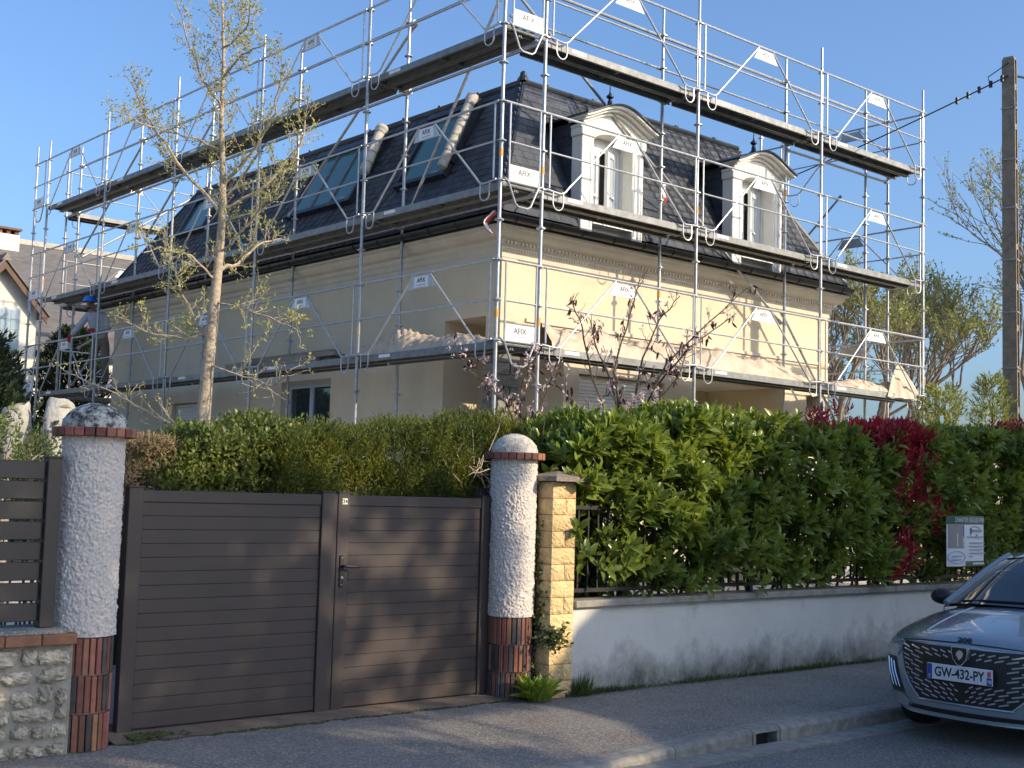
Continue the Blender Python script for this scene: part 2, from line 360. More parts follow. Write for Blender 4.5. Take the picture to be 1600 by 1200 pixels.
# ------------------------------------------------------------ round pillars
def round_pillar(c, zb, zs, zr, label, domemat, dr_, dh, seed):
    """c plan centre; bricks from 0 to zb, roughcast to zr, ring of bricks, dome"""
    rp = thing('round_pillar', label, 'pillar', (c[0], c[1], 0), 'round gate pillars')
    rg = np.random.default_rng(seed); R = .19
    nu, nv = 250, int((zr-zb)/.0052)
    a = np.linspace(0, 2*np.pi, nu, endpoint=False); z = np.linspace(zb, zr, nv)
    h = rg.random((nv, nu))
    def blur(h, k):
        for ax in (0, 1):
            h = sum(np.roll(h, s, ax) for s in range(-k, k+1))/(2*k+1)
        return h
    h1 = blur(h, 1); h2 = blur(rg.random((nv, nu)), 3); h1 = (h1-h1.mean())/h1.std(); h2 = (h2-h2.mean())/h2.std()
    h0 = rg.random((nv, nu)); h3 = blur(np.roll(h0,1,0)+h0, 1); h3 = (h3-h3.mean())/h3.std()
    rr = R+.0030*np.clip(h1,-1.6,2.4)+.0011*h2+.0016*np.clip(h3,-2,2)
    V = np.stack([c[0]+rr*np.cos(a)[None], c[1]+rr*np.sin(a)[None], np.repeat(z[:,None],nu,1)], -1).reshape(-1,3)
    i, j = np.meshgrid(np.arange(nu), np.arange(nv-1)); i = i.ravel(); j = j.ravel()
    Fp = np.stack([j*nu+i, j*nu+(i+1)%nu, (j+1)*nu+(i+1)%nu, (j+1)*nu+i], 1)
    put('shaft', npmesh('shaft', V, Fp, Mt['roughcast'], True), rp)
    MB().lathe([(.158,-.05),(.158,zb),(.172,zb+.004),(.172,zr+.005)], (c[0],c[1],0), 28).build('core', Mt['mortar'], rp)
    # upright bricks round the base
    nb = 27; wv = 2*math.pi*.172/nb
    bm_ = MB().box((-wv/2+.004,-.016,0),(wv/2-.004,.014,1)); bme = bm_.mesh('brick', Mt['brick'], bevel=.003)
    bme2 = bme.copy(); bme2.materials.clear(); bme2.materials.append(Mt['brickdark'])
    courses = 3; hc = zb/courses
    for k in range(courses):
        for q in range(nb):
            an = 2*math.pi*(q+.5*(k % 2))/nb
            rad = .166+.005*k*0+rg.uniform(-.002,.004)
            put('brick', bme if rg.random() < .62 else bme2, rp, (c[0]+rad*math.cos(an), c[1]+rad*math.sin(an), .004+k*hc), (0,0,an+math.pi/2), (1,1,hc-.012))
    # projecting ring
    nb = 24; wv = 2*math.pi*.228/nb; hr = .055
    rme = MB().box((-wv/2+.0015,-.045,0),(wv/2-.0015,.016,hr)).mesh('ring_brick', Mt['brick'], bevel=.003)
    for q in range(nb):
        an = 2*math.pi*q/nb; rad = .212+rg.uniform(-.002,.002)
        put('ring_brick', rme, rp, (c[0]+rad*math.cos(an), c[1]+rad*math.sin(an), zr), (0,0,an+math.pi/2))
    nu2, nv2 = 72, 30; V = []
    for j in range(nv2):
        t = (j/(nv2-1))*math.pi/2
        for i in range(nu2):
            aa = 2*math.pi*i/nu2; d = 1+.018*rg.normal()*(.4+.6*math.cos(t))
            V.append((c[0]+dr_*math.cos(t)*math.cos(aa)*d, c[1]+dr_*math.cos(t)*math.sin(aa)*d, zr+hr-.004+dh*math.sin(t)*(1+.008*rg.normal())))
    Fd = [(j*nu2+i, j*nu2+(i+1)%nu2, (j+1)*nu2+(i+1)%nu2, (j+1)*nu2+i) for j in range(nv2-1) for i in range(nu2)]
    put('dome', npmesh('dome', np.array(V), np.array(Fd), domemat, True), rp)
    return rp
round_pillar((-3.005,-3.84), .66, 0, 1.945, 'lit round roughcast pillar with pale dome, beside the ochre stone pillar', Mt['dome'], .195, .165, 5)
round_pillar((-6.675,-3.95), .70, 0, 1.945, 'shaded round roughcast pillar with lichen-blackened dome, next to the slatted fence', Mt['domelichen'], .205, .165, 9)
# ------------------------------------------------------------ ochre stone pillar
SPX0, SPX1, SPY0, SPY1 = -2.81, -2.545, -4.115, -3.93
sp = thing('stone_pillar', 'square ochre split-stone block pillar with flat pointed cap stone', 'pillar', ((SPX0+SPX1)/2,(SPY0+SPY1)/2,0))
MB().box((SPX0+.012,SPY0+.012,-.05),(SPX1-.012,SPY1-.012,1.77)).build('core', Mt['mortar'], sp)
def rockbox(a, b, rg, amp=.008, n=5):
    """box whose faces bulge unevenly (split stone)"""
    bm = bmesh.new(); bmesh.ops.create_cube(bm, size=1.0)
    bmesh.ops.subdivide_edges(bm, edges=list(bm.edges), cuts=n, use_grid_fill=True)
    sx, sy, sz = (b[0]-a[0]), (b[1]-a[1]), (b[2]-a[2])
    for v in bm.verts:
        p = v.co*2; e = max(0, 1-max(abs(p.x)**6*.0, 0))
        m_ = sorted((abs(p.x), abs(p.y), abs(p.z)))[1]
        k = (1-m_**3)*amp*(.7+.9*rg.random()) - (m_ > .98)*amp*.35*rg.random()
        nrm = Vector((p.x if abs(p.x) > .98 else 0, p.y if abs(p.y) > .98 else 0, p.z if abs(p.z) > .98 else 0))
        if nrm.length > 0: nrm.normalize()
        v.co = Vector((a[0]+sx*(v.co.x+.5), a[1]+sy*(v.co.y+.5), a[2]+sz*(v.co.z+.5))) + nrm*k*(0.25 if abs(nrm.z) > .9 else 1)
    me = bpy.data.meshes.new('stone_block'); bm.to_mesh(me); bm.free()
    return me
rg = random.Random(3); hb = 1.77/13
for k in range(13):
    z0, z1 = k*hb+.002, (k+1)*hb-.002
    cuts = [(SPX0,SPX1)] if k % 2 == 0 else [(SPX0,SPX0+.15),(SPX0+.154,SPX1)]
    for (xa, xb) in cuts:
        me = rockbox((xa+.001,SPY0,z0),(xb-.001,SPY1,z1), rg, .010, 6); me.materials.append(Mt['ochre'])
        put('stone_block', me, sp)
m = MB(); cx, cy = (SPX0+SPX1)/2, (SPY0+SPY1)/2; e = .19
m.add([(cx-e,cy-e,1.775),(cx+e,cy-e,1.775),(cx+e,cy+e,1.775),(cx-e,cy+e,1.775),(cx-e,cy-e,1.815),(cx+e,cy-e,1.815),(cx+e,cy+e,1.815),(cx-e,cy+e,1.815),(cx,cy,1.865)],
      [(3,2,1,0),(0,1,5,4),(1,2,6,5),(2,3,7,6),(3,0,4,7),(4,5,8),(5,6,8),(6,7,8),(7,4,8)])
m.build('cap_stone', Mt['capstone'], sp)
# ------------------------------------------------------------ garden wall with coping and railing
gw = thing('garden_wall', 'low pale roughcast garden wall with concrete coping and grimy foot', 'wall', (1.5,-4.1,0))
MB().box((-2.543,-4.235,-.1),(16,-4.02,.725)).build('wall_face', Mt['roughwall'], gw)
x = -2.543
while x < 16:
    MB().box((x+.003,-4.285,.727),(min(x+2.4,16)-.003,-3.975,.785)).build('coping_slab', Mt['coping'], gw, bevel=.006); x += 2.4
rl = thing('railing', 'black metal railing of thin upright bars on the wall, buried in laurel leaves', 'railing', (1.5,-4.16,.785))
x = -2.54
bar = MB().box((-.008,-.008,0),(.008,.008,.70)).mesh('bar', Mt['black'])
while x < 12.0:
    if abs(((x+2.54) % 2.4)) > .06: put('bar', bar, rl, (x,-4.16,.86))
    x += .118
for z in (.845, 1.545): MB().box((-2.543,-4.182,z),(12,-4.138,z+.034)).build('rail', Mt['black'], rl)
x = -2.50
while x < 12.2:
    MB().box((x-.022,-4.185,.785),(x+.022,-4.135,1.60)).build('post', Mt['black'], rl); x += 2.4
# ------------------------------------------------------------ double gate
GY = -3.72
def leaf(xa, xb, label, handle):
    g = thing('gate_leaf', label, 'gate', ((xa+xb)/2, GY, 0), 'leaves of the driveway gate')
    st = .105
    for (a, b) in ((xa, xa+st), (xb-st, xb)):
        MB().box((a,GY-.04,.012),(b,GY+.03,1.632)).build('stile', Mt['rust'], g, bevel=.004)
        MB().box((a-.006,GY-.046,1.6325),(b+.006,GY+.036,1.640)).build('stile_cap', Mt['rust'], g)
    i0, i1 = xa+st+.001, xb-st-.001
    MB().box((i0,GY-.026,1.535),(i1,GY+.02,1.615)).build('top_rail', Mt['rust'], g, bevel=.004)
    MB().box((i0,GY-.026,.035),(i1,GY+.02,.138)).build('bottom_rail', Mt['rust'], g, bevel=.004)
    nb = 15; h = (1.535-.138)/nb
    bme = MB()
    prof = [(GY-.0135,0.0008),(GY-.016,.0036),(GY-.016,h-.0026),(GY-.0142,h-.0008),(GY+.01,h-.0012),(GY+.01,.0012)]
    bme.prism(prof, lambda u, v, w_: (w_, u, v), i0, i1)
    bmesh_ = bme.mesh('board', Mt['rust'])
    for k in range(nb): put('board', bmesh_, g, (0,0,.138+k*h))
    MB().box((i0,GY-.004,.139),(i1,GY+.004,1.534)).build('backing', Mt['rust'], g)
    if handle:
        hx = xa+.045
        hp = MB().box((hx-.018,GY-.052,.93),(hx+.018,GY-.0405,1.165)).build('handle_plate', Mt['black'], g, bevel=.004)
        m = MB(); m.tube((hx,GY-.05,1.085),(hx,GY-.095,1.085),.011); m.path([(hx,GY-.095,1.085),(hx+.02,GY-.10,1.085),(hx+.13,GY-.098,1.078)],[.011,.012,.009],8)
        m.build('lever', Mt['black'], hp, smooth=True)
        MB().tube((hx,GY-.053,1.0),(hx,GY-.058,1.0),.011,12).build('lock_cylinder', Mt['galv'], hp)
        for zz in (1.148,.945): MB().tube((hx,GY-.053,zz),(hx,GY-.056,zz),.005,8).build('screw', Mt['galv'], hp)
        np_ = MB().box((hx-.012,GY-.0445,1.545),(hx+.034,GY-.0405,1.590)).build('number_plate', flat('cream_plate',(.68,.68,.50),.5), g)
        o = put('lettering', text_mesh('24', .042, Mt['ink']), np_, (hx+.011,GY-.0462,1.567), (math.pi/2,0,0))
        MB().box((xa-.03,GY-.03,.02),(xa-.002,GY-.005,1.625)).build('stop_strip', Mt['rust'], g)
    MB().tube((xa+.05 if not handle else xb-.05, GY, .0), (xa+.05 if not handle else xb-.05, GY, .02), .02, 10).build('pivot', Mt['black'], g)
    return g
leaf(-6.335,-4.712,'wide dark brown gate leaf without handle, next to the lichen-domed pillar',False)
leaf(-4.678,-3.165,'dark brown gate leaf with black lever handle and small number 24 plate',True)
for (x, y, zz, lb) in ((-6.40,-3.62,1.67,'thin dark hinge post between the shaded round pillar and the gate'),(-3.155,-3.60,1.69,'thin brown hinge post between the gate and the lit round pillar')):
    g = thing('gate_post', lb, 'gate post', (x,y,0), 'gate hinge posts')
    MB().box((x-.04,y-.04,-.05),(x+.04,y+.04,zz)).build('shaft', Mt['rust'], g, bevel=.004)
    MB().box((x-.046,y-.046,zz+.0005),(x+.046,y+.046,zz+.014)).build('cap', Mt['rust'], g, bevel=.003)
# ------------------------------------------------------------ rubble wall and slatted fence
rw = thing('rubble_wall', 'low rubble stone wall with brick coping below the slatted fence', 'wall', (-8.2,-4.0,0))
WF = -4.11
MB().box((-14,WF+.012,-.1),(-6.80,WF+.30,.665)).build('mortar_bed', Mt['mortar'], rw)
rg = random.Random(21)
z = .0; row = 0
while z < .60:
    h = rg.uniform(.075,.125); x = -10.2+rg.uniform(0,.2)
    while x < -6.86:
        wd = rg.choice((rg.uniform(.07,.13),rg.uniform(.16,.30))); x1 = min(x+wd, -6.83); hh = h*rg.uniform(.75,1.05); zo = z+rg.uniform(0,.012)
        if x1-x > .05 and zo+hh < .655:
            me = rockbox((x,WF-.012,zo),(x1,WF+.1,zo+hh), rg, .014, 5); cr = [rg.uniform(-.22,.12) for _ in range(8)]; tl = rg.uniform(-.012,.012)
            for v in me.vertices:      # round the corners off
                cxm = (x+x1)/2; czm = zo+hh/2; u = (v.co.x-cxm)/((x1-x)/2); vv = (v.co.z-czm)/(hh/2)
                rr = max(1.0, math.hypot(u, vv)); k = 1/(1+(rr-1)*.22); ci = (2 if u > 0 else 0)+(1 if vv > 0 else 0); wgt = abs(u*vv); k *= 1+cr[ci]*wgt
                v.co.x = cxm+(v.co.x-cxm)*k+rg.uniform(-.008,.008); v.co.z = czm+(v.co.z-czm)*k+rg.uniform(-.007,.007); v.co.y += rg.uniform(-.005,.005)
                v.co.y += (rr-1)*.02+tl*u
            me.materials.append(Mt['rubble']); put('stone', me, rw)
        x = x1+rg.uniform(.018,.04)
    z += h+rg.uniform(.014,.03)
MB().box((-14,WF-.03,.735),(-6.86,WF+.33,.760)).build('coping_bed', mat('pebble_coping',(.40,.40,.38),(.12,.12,.12),rough=.95,nscale=70,bump=.8,bscale=120), rw)
x = -10.1
while x < -6.87:
    x1 = min(x+.22,-6.79); MB().box((x+.003,WF-.055,.668),(x1-.003,WF+.33,.733)).build('coping_brick', Mt['brick'], rw, bevel=.004); x = x1
sf = thing('slat_fence', 'dark brown horizontal slat fence panel standing on the rubble wall', 'fence', (-8.0,-3.97,.76))
FY = -3.99
MB().box((-6.995,FY-.045,.762),(-6.905,FY+.045,1.80)).build('post', Mt['fence'], sf, bevel=.004)
MB().box((-7.0,FY-.05,1.8005),(-6.90,FY+.05,1.812)).build('post_cap', Mt['fence'], sf)
MB().box((-9.0,FY-.045,.762),(-8.91,FY+.045,1.80)).build('post', Mt['fence'], sf, bevel=.004)
hs = .111
sl_ = MB().box((-8.908,FY-.012,0),(-6.998,FY+.012,hs)).mesh('slat', Mt['fence'], bevel=.004)
for k in range(8): put('slat', sl_, sf, (0,0,.80+k*.1238))

for o_ in (gw, rl): o_.location.y += .14      # the wall stands flush with the ochre pillar
# grit and flecks on the asphalt
n = 900; x = -9+11*rng.random(n); y = np.where(rng.random(n) < .6, -5.7+1.4*rng.random(n), -11+4.8*rng.random(n)); z = np.where(y > -5.75, [pz(a, b) for a, b in zip(x, y)], -.12)
P = np.stack([x,y,z+.003],1); a = rng.random(n)*6.28
Vg_, Fg_ = leaves(P, np.stack([np.cos(a),np.sin(a),.1*rng.normal(size=n)],1), np.tile([0,0,1.],(n,1))+.3*rng.normal(size=(n,3)), .008+.018*rng.random(n)**3, .008)
o = put('grit', npmesh('grit', Vg_, Fg_, mat('pale_grit', (.62,.58,.50), (.25,.19,.12), rough=.9, isl=.4, nscale=40)))
tag(o, 'pale grit and leaf scraps scattered over the pavement and road', 'grit', kind='stuff')
# ------------------------------------------------------------ house
HX0, HX1, HY0, HY1 = 1.0, 8.45, 1.1, 13.5
house = thing('house', 'cream rendered house with slate mansard roof and two white dormers behind scaffolding', 'house', (4.7,7.3,.35))
def panel(axis, c0, c1, u0, u1, z0, z1, ops):
    """wall slab of thickness c0..c1 along axis 'x' or 'y', openings (ua,ub,za,zb)"""
    m = MB(); us = sorted(set([u0, u1]+[o[0] for o in ops]+[o[1] for o in ops]))
    for a, b in zip(us[:-1], us[1:]):
        cuts = sorted([(o[2], o[3]) for o in ops if o[0] <= a+1e-6 and o[1] >= b-1e-6])
        z = z0
        for za, zb in cuts+[(z1, z1)]:
            if za-z > 1e-4:
                if axis == 'x': m.box((a, c0, z), (b, c1, za))
                else: m.box((c0, a, z), (c1, b, za))
            z = max(z, zb)
    return m
PT = 4.08
panel('x', HY0, HY0+.3, HX0, HX1, .3, 5.2, [(HX0,2.2,.3,3.55),(2.5,4.3,1.45,3.4),(4.98,7.2,.3,3.55)]).build('street_wall', Mt['wall'], house)
panel('y', HX0, HX0+.3, HY0+.301, HY1, .3, 5.2, [(HY0+.3,2.31,.3,PT),(5.2,6.7,.75,3.42),(9.3,10.7,1.5,3.2)]).build('side_wall', Mt['wall'], house)
MB().box((HX0+.301,HY1-.3,.3),(HX1,HY1,5.2)).build('back_wall', Mt['wall'], house)
MB().box((HX1-.3,HY0+.301,.3),(HX1,HY1-.301,5.2)).build('end_wall', Mt['wall'], house)
# porch behind the corner pier
MB().box((HX0+.301,2.312,.3),(2.6,2.5,PT)).build('porch_wall', Mt['wall'], house)
MB().box((2.3,HY0+.301,.3),(2.5,2.31,PT)).build('porch_wall', Mt['wall'], house)
MB().box((HX0+.302,HY0+.302,PT+.001),(2.6,2.6,PT+.12)).build('porch_ceiling', Mt['wall'], house)
# corner pier of grey stone courses
pierm = MB().box((-.5,-.5,0),(.5,.5,1)).mesh('stone', mat('grey_pier_stone',(.27,.25,.21),(.17,.155,.13),rough=.9,nscale=12,objr=.2,bump=.5,bscale=60))
z = .3; k = 0
while z < 3.52:
    h = .165; px0, px1, py0, py1 = HX0-.012, HX0+.37, HY0-.012, HY0+.33
    if k % 2 == 0: parts = [(px0,px0+.2,py0,py1),(px0+.212,px1,py0,py1)]
    else: parts = [(px0,px1,py0,py0+.16),(px0,px1,py0+.172,py1)]
    for a, b, c, d in parts: put('pier_stone', pierm, house, ((a+b)/2,(c+d)/2,z), (0,0,0), (b-a-.012,d-c-.004,h-.014))
    z += h; k += 1
MB().box((HX0+.02,HY0+.02,.3),(HX0+.34,HY0+.3,3.549)).build('pier_core', Mt['mortar'], house)
# string course and corner pilaster strips
MB().box((HX0+.45,HY0-.03,4.02),(HX1+.03,HY0-.001,4.07)).build('string_course', Mt['trim'], house)
MB().box((HX0-.02,HY0-.022,3.56),(HX0+.26,HY0-.001,4.86)).build('corner_strip', Mt['wall'], house)
MB().box((HX1-.26,HY0-.022,.3),(HX1+.0,HY0-.001,4.86)).build('corner_strip', Mt['wall'], house)
# cornice
prof = [(.002,4.84),(.03,4.86),(.03,4.92),(.055,4.94),(.055,5.0),(.09,5.03),(.10,5.08),(.17,5.11),(.21,5.16),(.22,5.20),(.27,5.215),(.27,5.25),(-.2,5.25)]
V = []; Fc = []
ring = [(HX0,HY0,-1,-1),(HX1,HY0,1,-1),(HX1,HY1,1,1),(HX0,HY1,-1,1)]
for (cx, cy, sx, sy) in ring:
    for o, zz in prof: V.append((cx+sx*o, cy+sy*o, zz))
n = len(prof)
for i in range(4):
    for j in range(n-1):
        a, b = i*n, ((i+1) % 4)*n
        Fc.append((a+j, b+j, b+j+1, a+j+1))
MB().add(V, Fc).build('cornice', Mt['trim'], house)
m = MB(); x = HX0-.02
while x < HX1+.02:
    m.box((x,HY0-.118,5.032),(x+.034,HY0-.05,5.074)); x += .068
m2 = m
x = HX0
while x < HX1:
    m.box((x,HY0-.066,4.945),(x+.022,HY0-.045,4.985)); x += .05
o = m.build('dentil_course', Mt['trim'], house); o['kind'] = 'stuff'
# gutters with brackets and joints
def gutter(p, q, nrm):
    p = Vector(p); q = Vector(q); nrm = Vector(nrm); d = (q-p).normalized(); V = []; Fg = []; k = 9
    for c in (p, q):
        for i in range(k):
            a = math.pi*i/(k-1); V.append(c+nrm*(.075*math.cos(a))+Vector((0,0,-.078*math.sin(a))))
        for i in range(k):
            a = math.pi*(k-1-i)/(k-1); V.append(c+nrm*(.069*math.cos(a))+Vector((0,0,-.072*math.sin(a))))
    n2 = 2*k
    Fg = [(i,(i+1)%n2,n2+(i+1)%n2,n2+i) for i in range(n2)]+[tuple(range(n2-1,-1,-1)),tuple(range(n2,2*n2))]
    g = MB().add(V, Fg).build('gutter', Mt['zinc'], house, smooth=True)
    L = (q-p).length; s = .25
    bme = MB().path([nrm*(.079*math.cos(a))+Vector((0,0,-.082*math.sin(a))) for a in [math.pi*i/8 for i in range(9)]], .007, 5).mesh('bracket', Mt['zinc'])
    while s < L:
        put('bracket', bme, g, p+d*s); s += .62
gutter((HX0-.345,HY0-.345,5.345),(HX0-.345,HY1+.3,5.345),(-1,0,0))
gutter((HX0-.345,HY0-.345,5.345),(HX1+.2,HY0-.345,5.345),(0,-1,0))
MB().box((HX0-.28,HY0-.28,5.2505),(HX1+.28,HY1+.28,5.40)).build('eave_board', Mt['zinc'], house)
# mansard
EZ, BZ = 5.42, 7.66
E = [(HX0-.28,HY0-.28,EZ),(HX1+.2,HY0-.28,EZ),(HX1+.2,HY1+.28,EZ),(HX0-.28,HY1+.28,EZ)]
Bk = [(1.93,1.83,BZ),(6.85,1.83,BZ),(6.85,11.9,BZ),(1.93,11.9,BZ)]
D1, D2 = (2.80, 6.12)
def fs(x, q): return (x, E[0][1]+(Bk[0][1]-E[0][1])*q, EZ+(BZ-EZ)*q)
FV = [E[0],fs(D1-.56,0),fs(D1-.56,1),Bk[0], fs(D1-.56,.78),fs(D1+.56,.78),fs(D1+.56,1), fs(D1+.56,0),fs(D2-.56,0),fs(D2-.56,1), fs(D2-.56,.78),fs(D2+.56,.78),fs(D2+.56,1), fs(D2+.56,0),E[1],Bk[1]]
roof = MB().add(E+Bk+[(4.4,5.0,8.02),(4.4,9.0,8.02)]+FV, [(10,11,12,13),(14,15,16,12),(17,18,19,16),(20,21,22,19),(23,24,25,22),(1,2,6,5),(2,3,7,6),(3,0,4,7),(4,5,8),(5,6,9,8),(6,7,9),(7,4,8,9)]).build('roof', Mt['slatebase'], house)
def lift(a, b, d): return tuple(p+(q-p)*d for p, q in zip(a, b))
for i in range(4):     # hips and break line caps
    MB().path([E[i], Bk[i]], .038, 6).build('hip_cap', Mt['zinc'], roof)
    a, b = Bk[i], Bk[(i+1) % 4]
    MB().path([(a[0],a[1],a[2]+.02),(b[0],b[1],b[2]+.02)], .05, 8).build('ridge_cap', Mt['zinc'], roof)
    if i in (0, 3):
        L = math.dist(a, b); k = 0; cme = MB().box((-.03,-.03,.03),(.03,.03,.085)).mesh('ridge_clip', Mt['zinc'])
        while k*.95+.5 < L:
            c = lift(a, b, (k*.95+.5)/L); put('ridge_clip', cme, roof, c); k += 1
MB().lathe([(.07,0),(.075,.05),(.05,.08),(.05,.12),(.02,.15)], (1.93,1.83,BZ+.03), 10).build('hip_knob', Mt['zinc'], roof)
slate_pool = []
def slates(O, U, S, N, Ls, umin, umax, ex, pitch=.125, wd=.215):
    O, U, S, N = (np.array(v, float) for v in (O, U, S, N))
    r = 0; s = 0.0
    while s < Ls-.02:
        ln = min(.22, Ls-s); a = umin(s+.06); b = umax(s+.06); u = a-(wd*.5 if r % 2 else 0)
        while u < b:
            u0, u1 = max(u, a), min(u+wd, b); u += wd
            if u1-u0 < .04: continue
            if any(u0 < e[1] and u1 > e[0] and s+pitch > e[2] and s < e[3] for e in ex): continue
            j = rnd.uniform(-.004,.004); g = .003
            h0, h1 = .014+rnd.uniform(0,.003), .005
            P = []
            for (uu, ss, hh) in ((u0+g,s+j,h0),(u1-g,s+j,h0),(u1-g,s+ln,h1),(u0+g,s+ln,h1)):
                P.append(O+U*uu+S*ss+N*hh)
            for (uu, ss, hh) in ((u0+g,s+j,h0-.006),(u1-g,s+j,h0-.006),(u1-g,s+ln,h1-.004),(u0+g,s+ln,h1-.004)):
                P.append(O+U*uu+S*ss+N*hh)
            slate_pool.append(np.array(P))
        s += pitch; r += 1
sx = (BZ-EZ); run = Bk[0][0]-E[0][0]; LS = math.hypot(sx, run)
# side slope (faces -X): u along Y
slS = (run/LS, 0, sx/LS); slN = (-sx/LS, 0, run/LS)
def sz(zv): return (zv-EZ)/sx*LS
sky_r = [(2.55,3.80,sz(6.22),sz(7.48)),(5.0,6.95,sz(6.22),sz(7.45)),(10.35,11.45,sz(6.55),sz(7.42))]
slates((E[0][0],0,EZ), (0,1,0), slS, slN, LS, lambda s: E[0][1]+(Bk[0][1]-E[0][1])*s/LS, lambda s: E[3][1]+(Bk[3][1]-E[3][1])*s/LS, sky_r)
runy = Bk[0][1]-E[0][1]; LY = math.hypot(sx, runy)
slSy = (0, runy/LY, sx/LY); slNy = (0, -sx/LY, runy/LY)
DW = .63
slates((0,E[0][1],EZ), (1,0,0), slSy, slNy, LY, lambda s: E[0][0]+(Bk[0][0]-E[0][0])*s/LY, lambda s: E[1][0]+(Bk[1][0]-E[1][0])*s/LY,
       [(D1-.56,D1+.56,-1,LY*.78),(D2-.56,D2+.56,-1,LY*.78)])
cp = np.array(CAM_POS)
slate_pool.sort(key=lambda P: np.linalg.norm(P.mean(0)-cp))
SF = [(0,1,2,3),(7,6,5,4),(0,4,5,1),(1,5,6,2),(2,6,7,3),(3,7,4,0)]
for P in slate_pool[:300]:
    me = bpy.data.meshes.new('slate'); me.from_pydata([tuple(p) for p in P], [], SF); me.materials.append(Mt['slate']); put('slate', me, roof)
R0 = np.array(slate_pool[300:]); nS = len(R0)
Fs = (np.array(SF)[None]+(np.arange(nS)*8)[:,None,None]).reshape(-1,4)
o = put('slate_field', npmesh('slate_field', R0.reshape(-1,3), Fs, Mt['slate']), roof); o['kind'] = 'stuff'
# roof windows on the side slope
def sp_(u, s, h): return tuple(Vector((E[0][0],0,EZ))+Vector((0,u,0))+Vector(slS)*s+Vector(slN)*h)
def slab(m, u0, u1, s0, s1, h0, h1):
    V = [sp_(u,s,h) for h in (h0,h1) for (u,s) in ((u0,s0),(u1,s0),(u1,s1),(u0,s1))]
    return m.add(V, [(3,2,1,0),(4,5,6,7),(0,1,5,4),(1,2,6,5),(2,3,7,6),(3,0,4,7)])
def roof_window(r, panes):
    u0, u1, s0, s1 = r; wv = .07
    m = MB(); slab(m,u0,u1,s0,s0+wv,0,.11); slab(m,u0,u1,s1-wv*1.6,s1,0,.13); slab(m,u0,u0+wv,s0+wv,s1-wv*1.6,0,.105); slab(m,u1-wv,u1,s0+wv,s1-wv*1.6,0,.105)
    f = m.build('roof_window', Mt['zinc'], roof)
    step = (u1-u0-2*wv)/panes
    for k in range(panes):
        a = u0+wv+k*step
        slab(MB(),a+.02,a+step-.02,s0+wv+.02,s1-wv*1.6-.02,.05,.06).build('pane', Mt['glassgreen'], f)
        if k: slab(MB(),a-.02,a+.02,s0+wv,s1-wv*1.6,.03,.085).build('mullion', Mt['deck'], f)
    return f
for r, n_ in zip(sky_r, (1,3,1)): roof_window(r, n_)
def blind_roll(u0, s0, u1, s1, r):
    P = [sp_(u0+(u1-u0)*t, s0+(s1-s0)*t, .20) for t in (0,.02,.2,.4,.6,.8,.9,.94,1.0)]
    o = MB().path(P, [r*.7,r,r,r,r,r,r*1.02,r*1.35,r*1.2], 10).build('wrapped_roll', Mt['rollmat'], roof, smooth=True)
    for t in (.2,.42,.64,.86):
        c = Vector(sp_(u0+(u1-u0)*t, s0+(s1-s0)*t, .20)); d = Vector(sp_(u1,s1,.2))-Vector(sp_(u0,s0,.2)); d.normalize()
        MB().tube(c-d*.012, c+d*.012, r*1.06, 10).build('strap', Mt['deck'], o)
    for t in (.15,.85):
        MB().tube(sp_(u0+(u1-u0)*t, s0+(s1-s0)*t, .02), sp_(u0+(u1-u0)*t, s0+(s1-s0)*t, .20), .015, 6).build('roll_stay', Mt['zinc'], roof)
Mt['rollmat'] = mat('pale_wrap', (.50,.47,.40), (.36,.34,.29), rough=.7, nscale=9)
blind_roll(2.50, sz(6.25), 2.66, sz(7.50), .075)
blind_roll(4.78, sz(6.6), 4.98, sz(7.48), .085)
